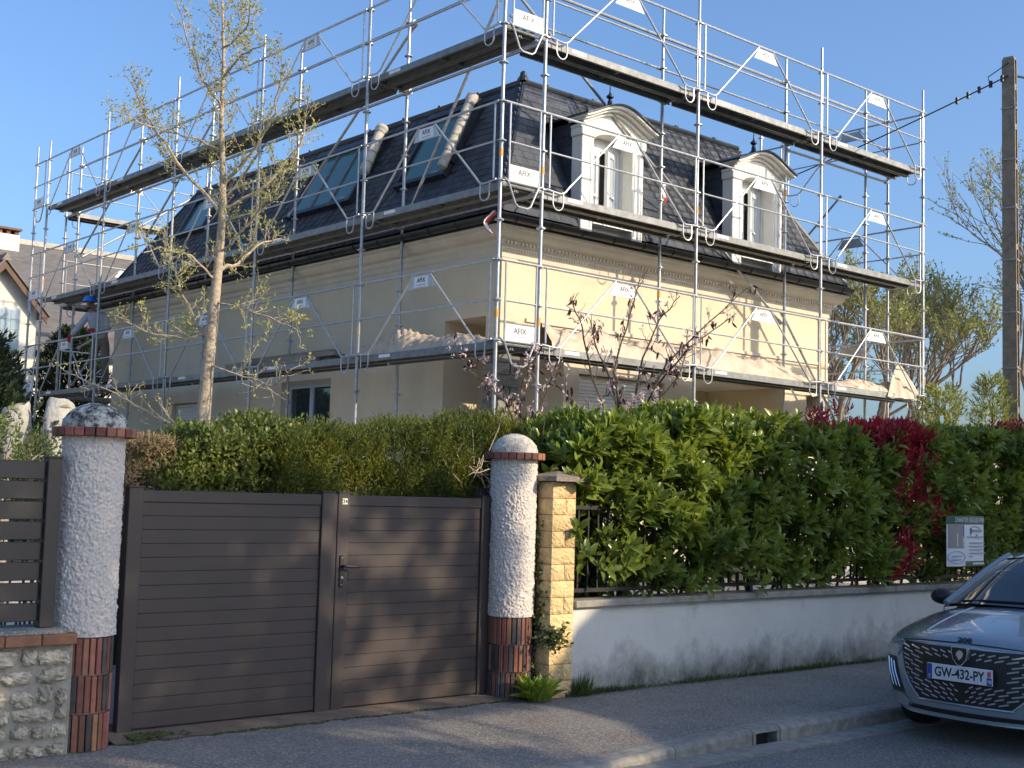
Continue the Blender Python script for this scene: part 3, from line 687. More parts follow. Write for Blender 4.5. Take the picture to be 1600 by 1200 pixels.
# dormers
Mt['glasssky'] = flat('sky_reflection_glass', (.38,.44,.47), .05, 0, .9)  # pale blue base colour paints the sky's reflection into the dormer panes
def dormer(xc, tilt):
    d = MB().box((xc-.60,HY0-.14,5.43),(xc+.60,HY0-.02,5.50)).build('dormer', Mt['dormer'], house)   # sill block carries the rest
    YF, YB = HY0-.30, HY0-.08
    for s in (-1, 1):
        a, b = sorted((xc+s*.40, xc+s*DW))
        MB().box((a,YF,5.36),(b,YB,6.74)).build('pilaster', Mt['dormer'], d, bevel=.01)
        a2, b2 = sorted((xc+s*.375, xc+s*(DW+.03)))
        MB().box((a2,YF-.03,6.741),(b2,YB,6.86)).build('capital', Mt['dormer'], d, bevel=.012)
        a3, b3 = sorted((xc+s*.44, xc+s*.465))
        MB().box((a3,YF-.012,5.45),(b3,YF-.0005,6.65)).build('fillet', Mt['dormer'], d)
    top = lambda u: 6.97+.25*max(0, math.cos(math.pi*u/(2*.78)))**1.5
    intr = lambda u: 6.70+.15*math.sqrt(max(0, 1-(u/.40)**2))
    us = [-.66+1.32*i/24 for i in range(25)]
    ui = [-.399+.798*i/16 for i in range(17)]
    poly = [(u, top(u)-.06) for u in us]+[(.66,6.862),(.40,6.862)]+[(u, intr(u)) for u in reversed(ui)]+[(-.40,6.862),(-.66,6.862)]
    # header as strips between intrados and extrados
    V = []; Fh = []; G = [-.66+1.32*i/40 for i in range(41)]
    for u in G:
        lo = intr(u) if abs(u) < .399 else 6.862
        for y in (YF, YB): V += [(xc+u,y,lo),(xc+u,y,top(u)-.06)]
    for i in range(40):
        a, b = 4*i, 4*i+4
        Fh += [(a,b,b+1,a+1),(a+2,a+3,b+3,b+2),(a,a+2,b+2,b),(a+1,b+1,b+3,a+3)]
    Fh += [(0,1,3,2),(160,162,163,161)]
    MB().add(V, Fh).build('arched_header', Mt['dormer'], d)
    def band(nm, y0, y1, off0, off1, ext, mt):
        V = []; G = [-(DW+ext)+2*(DW+ext)*i/40 for i in range(41)]
        for u in G:
            t = top(u)
            V += [(xc+u,y0,t+off0),(xc+u,y0,t+off1),(xc+u,y1,t+off0),(xc+u,y1,t+off1)]
        Fb = []
        for i in range(40):
            a, b = 4*i, 4*i+4
            Fb += [(a,b,b+1,a+1),(a+2,a+3,b+3,b+2),(a,a+2,b+2,b),(a+1,b+1,b+3,a+3)]
        Fb += [(0,1,3,2),(160,162,163,161)]
        return MB().add(V, Fb).build(nm, mt, d)
    band('cornice_band', YF-.05, YB, -.10, -.055, .03, Mt['dormer'])
    band('cornice_band', YF-.13, YB, -.054, -.02, .07, Mt['dormer'])
    band('cornice_band', YF-.20, YB, -.019, .012, .10, Mt['dormer'])
    band('dormer_roof', YF-.23, HY0+.72, .013, .04, .12, Mt['zinc'])
    for s in (-1, 1):      # slate cheeks
        xx = xc+s*.57; zt = 6.98
        yb = E[0][1]+(zt-EZ)/sx*runy
        V = [(xx,YB,5.44),(xx,YB,zt),(xx,yb+.03,zt),(xx-s*.04,YB,5.44),(xx-s*.04,YB,zt),(xx-s*.04,yb+.03,zt)]
        MB().add(V, [(0,1,2),(5,4,3),(0,3,4,1),(1,4,5,2),(2,5,3,0)]).build('cheek', Mt['slate'], d)
        for k in range(9):
            z0 = 5.6+k*.15; y1 = E[0][1]+(z0-EZ)/sx*runy
            if y1-YB > .06: MB().box((min(xx,xx+s*.012),YB,z0),(max(xx,xx+s*.012),y1,z0+.14)).build('cheek_slate', Mt['slate'], d)
    # window: frame, closed leaf, leaf opened inwards
    yw = YB+.05
    for s in (-1, 1):
        a, b = sorted((xc+s*.402, xc+s*.56)); MB().box((a,YB+.001,5.44),(b,yw+.12,6.86)).build('reveal', Mt['dormer'], d)
    MB().box((xc-.401,YB+.001,6.853),(xc+.401,yw+.12,6.98)).build('reveal_head', Mt['dormer'], d)
    MB().box((xc-.401,YB+.001,5.40),(xc+.401,yw+.12,5.495)).build('reveal_sill', Mt['dormer'], d)
    fr = MB(); fr.box((xc-.40,yw,5.50),(xc-.335,yw+.07,6.84)); fr.box((xc+.335,yw,5.50),(xc+.40,yw+.07,6.84)); fr.box((xc-.335,yw,6.66),(xc+.335,yw+.07,6.85)); fr.box((xc-.335,yw,5.50),(xc+.335,yw+.07,5.57))
    w_ = fr.build('window', Mt['pvc'], d)
    def leafw(x0, x1, rot):
        pts = MB(); z0, z1 = 5.58, 6.655; t = .065
        def bx(a, b, c, e, y0=0, y1=.05):
            V = []
            for (px, py, pz_) in [(a,y0,c),(b,y0,c),(b,y1,c),(a,y1,c),(a,y0,e),(b,y0,e),(b,y1,e),(a,y1,e)]:
                hx = x1; dx = px-hx; ca, sa = math.cos(rot), math.sin(rot)
                V.append((hx+dx*ca+py*sa, yw+.01-dx*sa*1.0+py*ca, pz_))
            return MB().add(V, [(0,3,2,1),(4,5,6,7),(0,1,5,4),(1,2,6,5),(2,3,7,6),(3,0,4,7)])
        for a, b, c, e in ((x0,x0+t,z0,z1),(x1-t,x1,z0,z1),(x0+t,x1-t,z0,z0+t),(x0+t,x1-t,z1-t,z1),(x0+t,x1-t,6.0,6.03)):
            q = bx(a,b,c,e); pts.add(q.v, q.f)
        f = pts.build('casement', Mt['pvc'], w_)
        q = bx(x0+t,x1-t,z0+t,z1-t,.02,.03); q.build('pane', Mt['glasssky'], w_)
    leafw(xc-.334, xc-.004, 0)
    leafw(xc+.004, xc+.334, tilt)
    MB().box((xc-.40,YF-.02,5.505),(xc+.40,yw,5.53)).build('sill', Mt['pvc'], d)
    MB().add([(xc-.5,yw+.26,5.4),(xc+.5,yw+.26,5.4),(xc+.5,yw+.26,7),(xc-.5,yw+.26,7)],[(0,1,2,3)]).build('room_wall', mat('room_wall',(.46,.41,.34),(.36,.32,.27),nscale=3), d)
    # finial
    zf = top(0)+.03
    MB().lathe([(.09,0),(.075,.04),(.04,.07),(.035,.13),(.02,.16),(.055,.19),(.055,.21),(.02,.24),(.012,.27),(.004,.42)], (xc,YF+.10,zf), 10).build('finial', Mt['zinc'], d, smooth=True)
dormer(D1, -.42); dormer(D2, -.36)
# ground floor joinery
def window(axis, c, u0, u1, z0, z1, nl, depth=.14, shutter=0.0, mt='pvc'):
    """axis 'x': wall runs along X and faces -Y at y=c; axis 'y': along Y and faces -X at x=c"""
    def P(m, a, b, d0, d1, za, zb):
        return m.box((a,c+d0,za),(b,c+d1,zb)) if axis == 'x' else m.box((c+d0,a,za),(c+d1,b,zb))
    m = MB(); t = .06
    P(m,u0+.002,u0+t,depth,depth+.07,z0,z1-.002); P(m,u1-t,u1-.002,depth,depth+.07,z0,z1-.002); P(m,u0+t,u1-t,depth,depth+.07,z1-t,z1-.002); P(m,u0+t,u1-t,depth,depth+.07,z0,z0+t)
    wn = m.build('window', Mt[mt], house); st = (u1-u0-2*t)/nl
    for k in range(nl):
        a, b = u0+t+k*st, u0+t+(k+1)*st; mm = MB(); q = .05
        P(mm,a+.003,a+q,depth-.015,depth+.05,z0+t,z1-t); P(mm,b-q,b-.003,depth-.015,depth+.05,z0+t,z1-t); P(mm,a+q,b-q,depth-.015,depth+.05,z1-t-q,z1-t); P(mm,a+q,b-q,depth-.015,depth+.05,z0+t,z0+t+q)
        P(mm,a+q,b-q,depth+.005,depth+.03,(z0+z1)/2+.1,(z0+z1)/2+.13)
        mm.build('casement', Mt[mt], wn); P(MB(),a+q,b-q,depth+.012,depth+.022,z0+t+q,z1-t-q).build('pane', Mt['glass'], wn)
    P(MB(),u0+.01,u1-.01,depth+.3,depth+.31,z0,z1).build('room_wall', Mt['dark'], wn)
    if shutter:
        z = z1-.02; k = 0; zb = z1-(z1-z0)*shutter
        slm = MB(); P(slm,u0+.03,u1-.03,depth-.06,depth-.045,0,.046); sme = slm.mesh('shutter_slat', Mt['shut'], bevel=.004)
        while z-.05 > zb:
            put('shutter_slat', sme, wn, (0,0,z-.05)); z -= .05
Mt['shut'] = mat('shutter_pvc', (.72,.69,.60), (.66,.63,.55), rough=.5, nscale=4)
Mt['bluepvc'] = mat('grey_blue_frame', (.42,.46,.50), (.36,.40,.44), rough=.4, nscale=3)
window('x', HY0, 2.5, 4.3, 1.45, 3.4, 2, shutter=1.0)
window('y', HX0, 5.2, 6.7, .75, 3.42, 2, mt='bluepvc')
window('y', HX0, 9.3, 10.7, 1.5, 3.2, 2, shutter=1.0)
# terrace recess in the street wall
MB().box((4.9,HY0+1.6,.3),(7.3,HY0+1.75,3.55)).build('terrace_wall', Mt['wall'], house)
MB().box((4.8,HY0+.301,.3),(4.979,HY0+1.6,3.55)).build('terrace_wall', Mt['wall'], house)
MB().box((7.201,HY0+.301,.3),(7.38,HY0+1.6,3.55)).build('terrace_wall', Mt['wall'], house)
MB().box((4.8,HY0+.302,3.551),(7.4,HY0+1.75,3.65)).build('terrace_ceiling', Mt['white'], house)
window('x', HY0+1.5, 5.3, 6.9, .5, 3.2, 3, depth=.0)
# ------------------------------------------------------------ scaffold
Z0 = 3.542; LEV = (0.0, 2.0, 4.0); BAY = 3.0; SW = .70; TOPL = 5.42
scaf = thing('scaffold', 'galvanised steel scaffold with three decks wrapped round the cream house', 'scaffold', (0,0,.3))
def post_mesh(h, z_off):
    m = MB().tube((0,0,0),(0,0,h-.35),.0242,10); m.tube((0,0,h-.35),(0,0,h),.019,10)
    z = z_off % .5
    while z < h-.1:
        m.tube((0,0,z-.006),(0,0,z+.006),.062,8); m.tube((0,0,z-.03),(0,0,z+.03),.03,8); z += .5
    return m.mesh('post', Mt['galv'], smooth=True)
GZ = .25
H = Z0+TOPL-GZ
pm_ = post_mesh(H, Z0-GZ)
bandm = MB().tube((0,0,0),(0,0,.10),.0262,10).mesh('colour_band', Mt['tape'])
posts = set()
def post(x, y, bands=(), top=None):
    key = (round(x,2), round(y,2))
    if key in posts: return
    posts.add(key)
    p = put('post', pm_, scaf, (x,y,GZ), (0,0,rnd.uniform(0,1)))
    b = MB().box((x-.07,y-.07,GZ-.03),(x+.07,y+.07,GZ+.0)).build('base_plate', Mt['galv'], p)
    b.location = (-(p.location.x+scaf.location.x), -(p.location.y+scaf.location.y), -(p.location.z+scaf.location.z))
    b.rotation_euler = (0,0,0); b.matrix_parent_inverse = Matrix.Rotation(-p.rotation_euler.z, 4, 'Z')
    for l in bands:
        q = bpy.data.objects.new('colour_band', bandm); link(q, p); q.location = (0,0,Z0+l-GZ)
NL = 5; NR = 3; XR = SW+NR*BAY; YL = NL*BAY
for i in range(NL+1):
    post(0, i*BAY, (.28, 2.3) if i in (0, 5) else ((.3,) if i % 2 else ()))
    post(SW, i*BAY, (.25, 2.2) if i == 0 else ((.9,) if i == 2 else ()))
for i in range(NR+1):
    post(SW+i*BAY, 0, (.25, 2.2) if i < 2 else (.2,))
    if i: post(SW+i*BAY, SW, (1.05,) if i == 1 else ((3.1,) if i == 2 else ()))
for i in range(NR+1): post(SW+i*BAY, YL+SW); post(SW+i*BAY, YL) if i else None
post(0, YL+SW)
for i in range(NL+1): post(XR, i*BAY); post(XR-SW, i*BAY) if i else None
post(XR-SW, SW)
# guardrail frames ------------------------------------------------
def frame_mesh(L):
    m = MB(); r = .0165; r2 = .0135
    m.tube((.02,0,1.0),(L-.02,0,1.0),.0175,8)
    m.tube((.09,0,.5),(L-.09,0,.5),r2,8)
    for u in (.085, L-.085): m.tube((u,0,1.0),(u,0,.03),r2,8)
    for s in (0, 1):
        f = (lambda u: u) if s == 0 else (lambda u: L-u)
        pts = [(f(L/2-.17),0,.985),(f(.42),0,.085),(f(.36),0,.02),(f(.29),0,-.008),(f(.19),0,-.004),(f(.03),0,.012)]
        m.path(pts, r2, 8)
        u0, u1 = .155, .335
        lp = [(f(u0),0,.0)]+[(f(u0),0,-.14)]+[(f((u0+u1)/2-(u1-u0)/2*math.cos(a)),0,-.14-.09*math.sin(a)) for a in [math.pi*i/8 for i in range(1,8)]]+[(f(u1),0,-.14),(f(u1),0,.0)]
        m.path(lp, .0095, 6)
    return m.mesh('guardrail', Mt['galvthin'], smooth=True)
plate_m = MB().prism([(-.17,.965),(.17,.965),(.29,.795),(-.29,.795)], lambda u, v, w_: (u, w_, v), -.002, .002).mesh('sign_plate', Mt['plate'])
stick_m = MB().prism([(-.15,.953),(.15,.953),(.16,.812),(-.16,.812)], lambda u, v, w_: (u, w_, v), -.0055, -.0026).mesh('sticker', Mt['sticker'])
stick_sunlit = MB().prism([(-.163,.957),(.163,.957),(.276,.802),(-.276,.802)], lambda u, v, w_: (u, w_, v), -.0055, -.0026).mesh('sticker', Mt['sticker'])  # wider white area for the street run, painting in its sunlit whiteness
txt_m = text_mesh('AFIX', .085, Mt['ink'], .0008, .0012)
sub_m = MB().box((-.10,-.0004,-.006),(.10,.0004,.006)).mesh('small_print', Mt['inkgrey'])
fm3 = frame_mesh(BAY); fm1 = None
def rail(x, y, ang, L, z, me, sign=True, big=False, flip=False):
    """frame from (x,y) along ang; outer face is local -y"""
    g = put('guardrail', me, scaf, (x,y,z), (0,0,ang))
    if sign:
        for (nm, mm, dx) in (('sign_plate', plate_m, 0), ('sticker', stick_sunlit if big else stick_m, 0)):
            o = bpy.data.objects.new(nm, mm); link(o, g); o.location = (L/2, 0, 0)
            if flip and nm == 'sticker': o.rotation_euler = (0,0,math.pi)
        o = bpy.data.objects.new('lettering', txt_m); link(o, g)
        o.location = (L/2,-.0066,.90); o.rotation_euler = (math.pi/2,0,0)
        o = bpy.data.objects.new('small_print', sub_m); link(o, g); o.location = (L/2,-.0066,.84)
    return g
OFF = .045
# platforms --------------------------------------------------------
def perforated():
    m = mat('perforated_steel', (.22,.225,.22), (.15,.155,.155), rough=.55, metal=.3, nscale=4)
    t, N, K = nodes(m); bs = N['Principled BSDF']; src = bs.inputs['Base Color'].links[0].from_socket
    tc = N.new('ShaderNodeTexCoord'); mp = N.new('ShaderNodeMapping'); mp.inputs['Scale'].default_value = (26,26,0); K.new(tc.outputs['Object'], mp.inputs[0])
    v = N.new('ShaderNodeTexVoronoi'); v.inputs['Scale'].default_value = 1; v.inputs['Randomness'].default_value = 0; K.new(mp.outputs[0], v.inputs['Vector'])
    lt = N.new('ShaderNodeMath'); lt.operation = 'LESS_THAN'; lt.inputs[1].default_value = .30; K.new(v.outputs['Distance'], lt.inputs[0])
    mx = N.new('ShaderNodeMix'); mx.data_type = 'RGBA'; mx.inputs[7].default_value = (.012,.012,.012,1); K.new(lt.outputs[0], mx.inputs[0]); K.new(src, mx.inputs[6]); K.new(mx.outputs[2], bs.inputs['Base Color'])
    return m
Mt['perf'] = perforated()
def plank_mesh(L, wd):
    m = MB(); t = .003
    m.box((.03,0,-.09),(L-.03,.012,0)); m.box((.03,wd-.012,-.09),(L-.03,wd,0))
    for u in (.06, L/2-.02, L-.10): m.box((u,.0125,-.055),(u+.04,wd-.0125,-.006))
    for u in (-.0,): pass
    m.box((.031,.0121,-.09),(L-.031,.04,-.087)); m.box((.031,wd-.04,-.09),(L-.031,wd-.0121,-.087))
    for u in (.02, L-.06):
        m.box((u,.03,-.03),(u+.04,.08,.03)); m.box((u,wd-.08,-.03),(u+.04,wd-.03,.03))
    return m.mesh('plank', Mt['deck'])
def sheet_mesh(L, wd): return MB().box((.032,.0125,-.005),(L-.032,wd-.0125,-.001)).mesh('perforated_sheet', Mt['perf'])
def skirt_mesh(L): return MB().box((.02,-.004,-.125),(L-.02,.004,.0)).mesh('edge_board', Mt['deck'])
PW = .25
pk3, sh3 = plank_mesh(BAY, PW), sheet_mesh(BAY, PW)
tag_m = MB().box((-.13,-.0016,-.022),(.13,.0016,.022)).mesh('label_strip', Mt['sticker'])
def deck(x, y, ang, L, z, pk, sh):
    for k in range(2):
        ca, sa = math.cos(ang), math.sin(ang); off = .025+k*(PW+.02)
        px, py = x-sa*off, y+ca*off
        p = put('platform', pk, scaf, (px,py,z), (0,0,ang))
        o = bpy.data.objects.new('perforated_sheet', sh); link(o, p)
        if k == 0:
            o = bpy.data.objects.new('label_strip', tag_m); link(o, p); o.location = (.62,-.0022,-.035)
DZ = -.005
for l in LEV:
    z = Z0+l
    for i in range(NL):        # side run, outer face -X : local -y must be -X => ang = -90deg running towards -Y
        rail(-OFF, (i+1)*BAY, -math.pi/2, BAY, z, fm3)
        deck(.0, (i+1)*BAY, -math.pi/2, BAY, z+DZ, pk3, sh3)
    for i in range(NR):
        rail(SW+i*BAY, -OFF, 0, BAY, z, fm3, big=True)
        deck(SW+i*BAY, 0, 0, BAY, z+DZ, pk3, sh3)
    for i in range(NR):        # back run
        rail(SW+(i+1)*BAY, YL+SW+OFF, math.pi, BAY, z, fm3)
        deck(SW+(i+1)*BAY, YL+SW, math.pi, BAY, z+DZ, pk3, sh3)
    for i in range(NL):        # far end run
        rail(XR+OFF, i*BAY, math.pi/2, BAY, z, fm3)
        if i: deck(XR, i*BAY, math.pi/2, BAY, z+DZ, pk3, sh3)
# corner end frames with big signs, between the two corner posts
def end_frame(L):
    m = MB(); r = .0135
    m.tube((.02,0,1.0),(L-.02,0,1.0),.0175,8); m.tube((.1,0,.5),(L-.1,0,.5),r,8)
    for u in (.10, L-.09): m.tube((u,0,1.0),(u,0,.0),r,8)
    m.path([(.03,0,.03),(.08,0,.0),(.10,0,-.02),(.22,0,-.27),(.27,0,-.30),(.42,0,-.30),(.47,0,-.27),(.60,0,.0),(L-.03,0,.02)], r, 8)
    m.tube((.1,0,.0),(L-.09,0,.0),r,8)
    return m.mesh('guardrail', Mt['galvthin'], smooth=True)
ef = end_frame(SW)
pl_e = MB().box((-.245,-.002,.01),(.245,.002,.215)).mesh('sign_plate', Mt['plate'])
st_e = MB().box((-.235,-.0055,.02),(.235,-.0026,.205)).mesh('sticker', Mt['sticker'])
def endrail(x, y, ang, z):
    g = put('guardrail', ef, scaf, (x,y,z), (0,0,ang))
    for nm, mm in (('sign_plate', pl_e), ('sticker', st_e)):
        o = bpy.data.objects.new(nm, mm); link(o, g); o.location = (SW/2,0,0)
    o = bpy.data.objects.new('lettering', text_mesh('AFIX', .10, Mt['ink'], .0008, .0014)); link(o, g); o.location = (SW/2,-.0066,.135); o.rotation_euler = (math.pi/2,0,0)
    o = bpy.data.objects.new('small_print', sub_m); link(o, g); o.location = (SW/2,-.0066,.065)
for l in LEV:
    endrail(0, -OFF, 0, Z0+l)
    endrail(-OFF, YL+SW, -math.pi/2, Z0+l)
# ledgers, transoms, inner rails, diagonal braces
lg = {}
def tubeobj(name, p, q, r=.0242, couplers=True):
    m = MB().tube(p, q, r, 8)
    if couplers:
        p_, q_ = Vector(p), Vector(q); d = (q_-p_).normalized()
        for c in (p_+d*.05, q_-d*.05): m.tube(c-d*.04, c+d*.04, r*1.5, 8)
    return m.build(name, Mt['galv'], scaf, smooth=True)
for l in LEV:
    z = Z0+l
    for i in range(NL+1):
        tubeobj('transom', (0,i*BAY,z-.03),(SW,i*BAY,z-.03)); tubeobj('transom', (XR-SW,i*BAY,z-.03),(XR,i*BAY,z-.03)) if i else None
    for i in range(NR+1):
        tubeobj('transom', (SW+i*BAY,0,z-.03),(SW+i*BAY,SW,z-.03)); tubeobj('transom', (SW+i*BAY,YL,z-.03),(SW+i*BAY,YL+SW,z-.03))
    for i in range(NL):
        tubeobj('ledger', (SW,i*BAY,z-.05),(SW,(i+1)*BAY,z-.05)) if l else None
    for i in range(NR):
        tubeobj('ledger', (SW+i*BAY,SW,z-.12),(SW+(i+1)*BAY,SW,z-.12)) if l == 4 and i == 2 else None
z = Z0+5.0
for i in range(NL): tubeobj('inner_rail', (SW+.03,i*BAY,z),(SW+.03,(i+1)*BAY,z))
for i in range(NR):
    tubeobj('inner_rail', (SW+i*BAY,SW+.03,z),(SW+(i+1)*BAY,SW+.03,z))
    tubeobj('inner_rail', (SW+i*BAY,SW+.03,z-.5),(SW+(i+1)*BAY,SW+.03,z-.5), .0165)
for p, q in (((SW,SW+.06,Z0+4.95),(SW+BAY,SW+.06,Z0+2.95)), ((SW+BAY,SW+.06,Z0+3.0),(SW+2*BAY,SW+.06,Z0+1.0)), ((SW+2*BAY,SW+.06,Z0+1.2),(SW+BAY*2.6,SW+.06,Z0-.8)),
             ((SW+2*BAY,-.06,Z0-.3),(SW+BAY*2.02,-.06,Z0-1.9)),
             ((SW+.06,BAY-.1,Z0+5.0),(SW+.06,2*BAY+.3,Z0+2.6)), ((SW+.06,BAY-.05,Z0+2.15),(SW+.06,1.0,Z0+4.85)),
             ((SW+.06,3*BAY,Z0+4.9),(SW+.06,4*BAY-.3,Z0+3.0)), ((SW+.06,2*BAY+.2,Z0+4.6),(SW+.06,3*BAY+.2,Z0+2.8)), ((SW+.06,4*BAY,Z0+5.0),(SW+.06,5*BAY,Z0+3.0)), ((SW+.06,4*BAY,Z0+2.0),(SW+.06,5*BAY,Z0+.2)),
             ((XR-SW,SW+.5,Z0+3.6),(XR-SW,BAY,Z0+2.0)), ((XR-SW-.05,YL,Z0+4.8),(XR-SW-BAY,YL,Z0+3.0)), ((SW+BAY,YL-.05,Z0+5),(SW+.1,YL-.05,Z0+3)), ((SW+BAY,YL-.05,Z0+3),(SW+.1,YL-.05,Z0+1))):
    tubeobj('brace', p, q, .0215)
# ------------------------------------------------------------ vegetation
LM = {}
LM['laurel'] = leafmat('laurel_leaf', (.27,.34,.06), (.085,.14,.032), trans=.30, rough=.27, isl=.55, spec=.5)
LM['red'] = leafmat('photinia_leaf', (.46,.045,.06), (.27,.035,.042), trans=.25, rough=.35, isl=.4, tcol=.5)
LM['thuja'] = leafmat('thuja_leaf', (.17,.185,.026), (.05,.082,.018), trans=.28, rough=.6, isl=.45)
LM['ivy'] = leafmat('shrub_leaf', (.19,.22,.05), (.08,.12,.03), trans=.28, rough=.4, isl=.4)
LM['young'] = leafmat('young_leaf', (.40,.41,.13), (.27,.28,.09), trans=.3, rough=.6, isl=.4)
LM['bg'] = leafmat('far_leaf', (.30,.33,.09), (.17,.20,.055), trans=.3, rough=.6, isl=.4)
LM['dry'] = leafmat('dry_twig', (.34,.26,.14), (.20,.15,.08), trans=.1, rough=.8, isl=.4)
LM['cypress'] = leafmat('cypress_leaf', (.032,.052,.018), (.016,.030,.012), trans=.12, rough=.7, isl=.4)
LM['plum'] = leafmat('plum_leaf', (.09,.035,.03), (.05,.022,.022), trans=.2, rough=.5, isl=.4, tcol=.5)
LM['petal'] = leafmat('petal', (.72,.62,.58), (.55,.38,.40), trans=.3, rough=.6, isl=.2, tcol=.5)
LM['grass'] = leafmat('grass_blade', (.10,.14,.03), (.05,.08,.02), trans=.25, rough=.6, isl=.45)
LM['shade'] = leafmat('street_tree_leaf', (.10,.14,.035), (.05,.08,.02), trans=.2, rough=.5, isl=.3)
def interp(x, tab): return np.interp(x, [t[0] for t in tab], [t[1] for t in tab])
def shoots(P, D, nl, L, W, spread=.9, tpl=LEAF_A, jit=.3, step=.02):
    """leafy shoots: base P, axis D, nl leaves whorled round the axis"""
    n = len(P); D = unit(D); A = unit(np.cross(D, rdir(n))); B = np.cross(D, A)
    Ps, Ds, Ns, Ls = [], [], [], []
    for k in range(nl):
        ph = k*2.4+rng.random(n)*.8; rad = A*np.cos(ph)[:,None]+B*np.sin(ph)[:,None]
        t = k/max(1, nl-1); el_ = spread*(1.25-.9*t)
        d = unit(D*np.cos(el_)+rad*np.sin(el_)+rng.normal(size=(n,3))*jit*.35)
        Ps.append(P+D*(step*k)); Ds.append(d); Ns.append(unit(D*1.0-d*.2+rng.normal(size=(n,3))*jit)); Ls.append(L*(.75+.5*rng.random(n))*(1-.25*t))
    P_, D_, N_, L_ = (np.concatenate(a) for a in (Ps, Ds, Ns, Ls))
    return P_, D_, N_, L_, L_*W/L
def leaf_obj(name, parent, lists, m, tpl, kind='stuff'):
    Vs, Fs, off = [], [], 0
    for a in lists:
        V, F = leaves(*a, tpl=tpl); Vs.append(V); Fs.append(F+off); off += len(V)
    o = put(name, npmesh(name, np.concatenate(Vs), np.concatenate(Fs), m), parent)
    if kind: o['kind'] = kind
    return o
# ---- laurel hedge
lau = thing('laurel_hedge', 'tall glossy laurel hedge pushing through the railing on the garden wall', 'hedge', (2.5,-3.7,.3))
LT = [(-2.6,1.95),(-2.45,2.08),(-2.17,2.20),(-1.35,2.33),(-.43,2.42),(.58,2.36),(1.7,2.33),(2.96,2.42),(4.4,2.46),(6,2.56),(12,2.6)]
def lau_top(x): return interp(x, LT)+.05*np.sin(x*5.1)+.04*np.sin(x*11.7+1)
def lau_front(x, z):  # bulging front face
    return -4.15-.11*np.sin(np.clip((z-.5)/2.0,0,1)*math.pi)-.05*np.sin(x*2.7+z*3)-.04*np.sin(x*6.1-z*5)
n = 6200
x = -2.55+(rng.random(n)**1.25)*12.5; tp = lau_top(x); z = .80+(tp-.80)*rng.random(n)**.85
P = np.stack([x, lau_front(x, z)+rng.random(n)**2*.42+.02-.07*np.sin(x*6.3+z*4.7)*np.sin(x*3.1-z*7.9+1), z], 1)
keep = ~((x < -1.75)&(z < 1.55)&(rng.random(n) < .72)) & ~((x < -2.15)&(z < 2.0)&(rng.random(n) < .6)) & ~((z < .95)&(rng.random(n) < .2)) & (rng.random(n) < .62+.55*np.sin(x*6.3+z*4.7)*np.sin(x*3.1-z*7.9+1))
keep &= ~((x > 1.75)&(x < 2.9)&(z > 2.18)&(rng.random(n) < .9))
P = P[keep]; D = np.stack([rng.normal(0,.35,len(P)), -.75+rng.normal(0,.3,len(P)), .75+rng.normal(0,.35,len(P))], 1)
S1 = shoots(P, D, 7, .165, .060)
n = 2600; x = -2.5+(rng.random(n)**1.2)*12.4; y = -4.1+rng.random(n)*.95
P = np.stack([x, y, lau_top(x)-.06*((y+3.7)/.45)**2-.1*rng.random(n)], 1); P = P[~((x > 1.8)&(x < 2.9)&(y < -3.5))]
D = np.stack([rng.normal(0,.3,len(P)), rng.normal(-.15,.3,len(P)), 1+rng.normal(0,.1,len(P))], 1)
S2 = shoots(P, D, 7, .135, .048, spread=.7)
n = 4500; x = -2.5+rng.random(n)*12.4; z = .75+(lau_top(x)-.85)*rng.random(n); P = np.stack([x, -4.0+rng.random(n)*.7, z], 1)
P = P[~((x < -1.9)&(z < 1.6)&(rng.random(n) < .55))]
S3 = (P, rdir(len(P)), rdir(len(P)), .10+.04*rng.random(len(P)), .042)
# the 300 leaves that show largest are objects of their own
sc = (S1[0][:,0] < 0.3)&(S1[0][:,1] < -4.12)
idx = np.nonzero(sc)[0]; idx = idx[np.argsort(np.linalg.norm(S1[0][idx]-cp, axis=1)-3.0*S1[3][idx])][:300]
T_, F_l = LEAF_A
lme = npmesh('leaf', T_*np.array([1,.37,1]), F_l, LM['laurel'])
for i in idx:
    d = Vector(unit(S1[1][i])); nn = Vector(S1[2][i]); s_ = nn.cross(d).normalized(); n3 = d.cross(s_)
    o = bpy.data.objects.new('leaf', lme); link(o, lau)
    mm = Matrix(((d.x,s_.x,n3.x,0),(d.y,s_.y,n3.y,0),(d.z,s_.z,n3.z,0),(0,0,0,1)))
    o.rotation_euler = mm.to_euler(); o.location = Vector(S1[0][i])-lau.location; k = float(S1[3][i]); o.scale = (k,k,k)
msk = np.ones(len(S1[0]), bool); msk[idx] = False
leaf_obj('foliage', lau, [tuple(a[msk] for a in S1), S2], LM['laurel'], LEAF_A)
leaf_obj('inner_foliage', lau, [S3], LM['laurel'], LEAF_B)
m = MB()
for k in range(70):
    x = -2.4+12*rnd.random(); y = -3.75+rnd.uniform(-.2,.2); p = Vector((x,y,.3)); pts = [p]
    for j in range(4): p = p+Vector((rnd.gauss(0,.1),rnd.gauss(-.03,.07),.5)); pts.append(p)
    m.path(pts,[.018,.016,.012,.009,.005],5)
o = m.build('stems', Mt['barkdark'], lau); o['kind'] = 'stuff'
# flower spikes near the end of the hedge
for (fx, fz) in ((-1.55,2.50),(-1.43,2.55),(-1.25,2.56),(-1.62,2.42)):
    P = np.stack([fx+rng.normal(0,.012,60), -3.95+rng.normal(0,.012,60), fz-.02+.13*rng.random(60)], 1)
    leaf_obj('flower_spike', lau, [(P, rdir(60), rdir(60), .018, .012)], LM['petal'], LEAF_B, None)
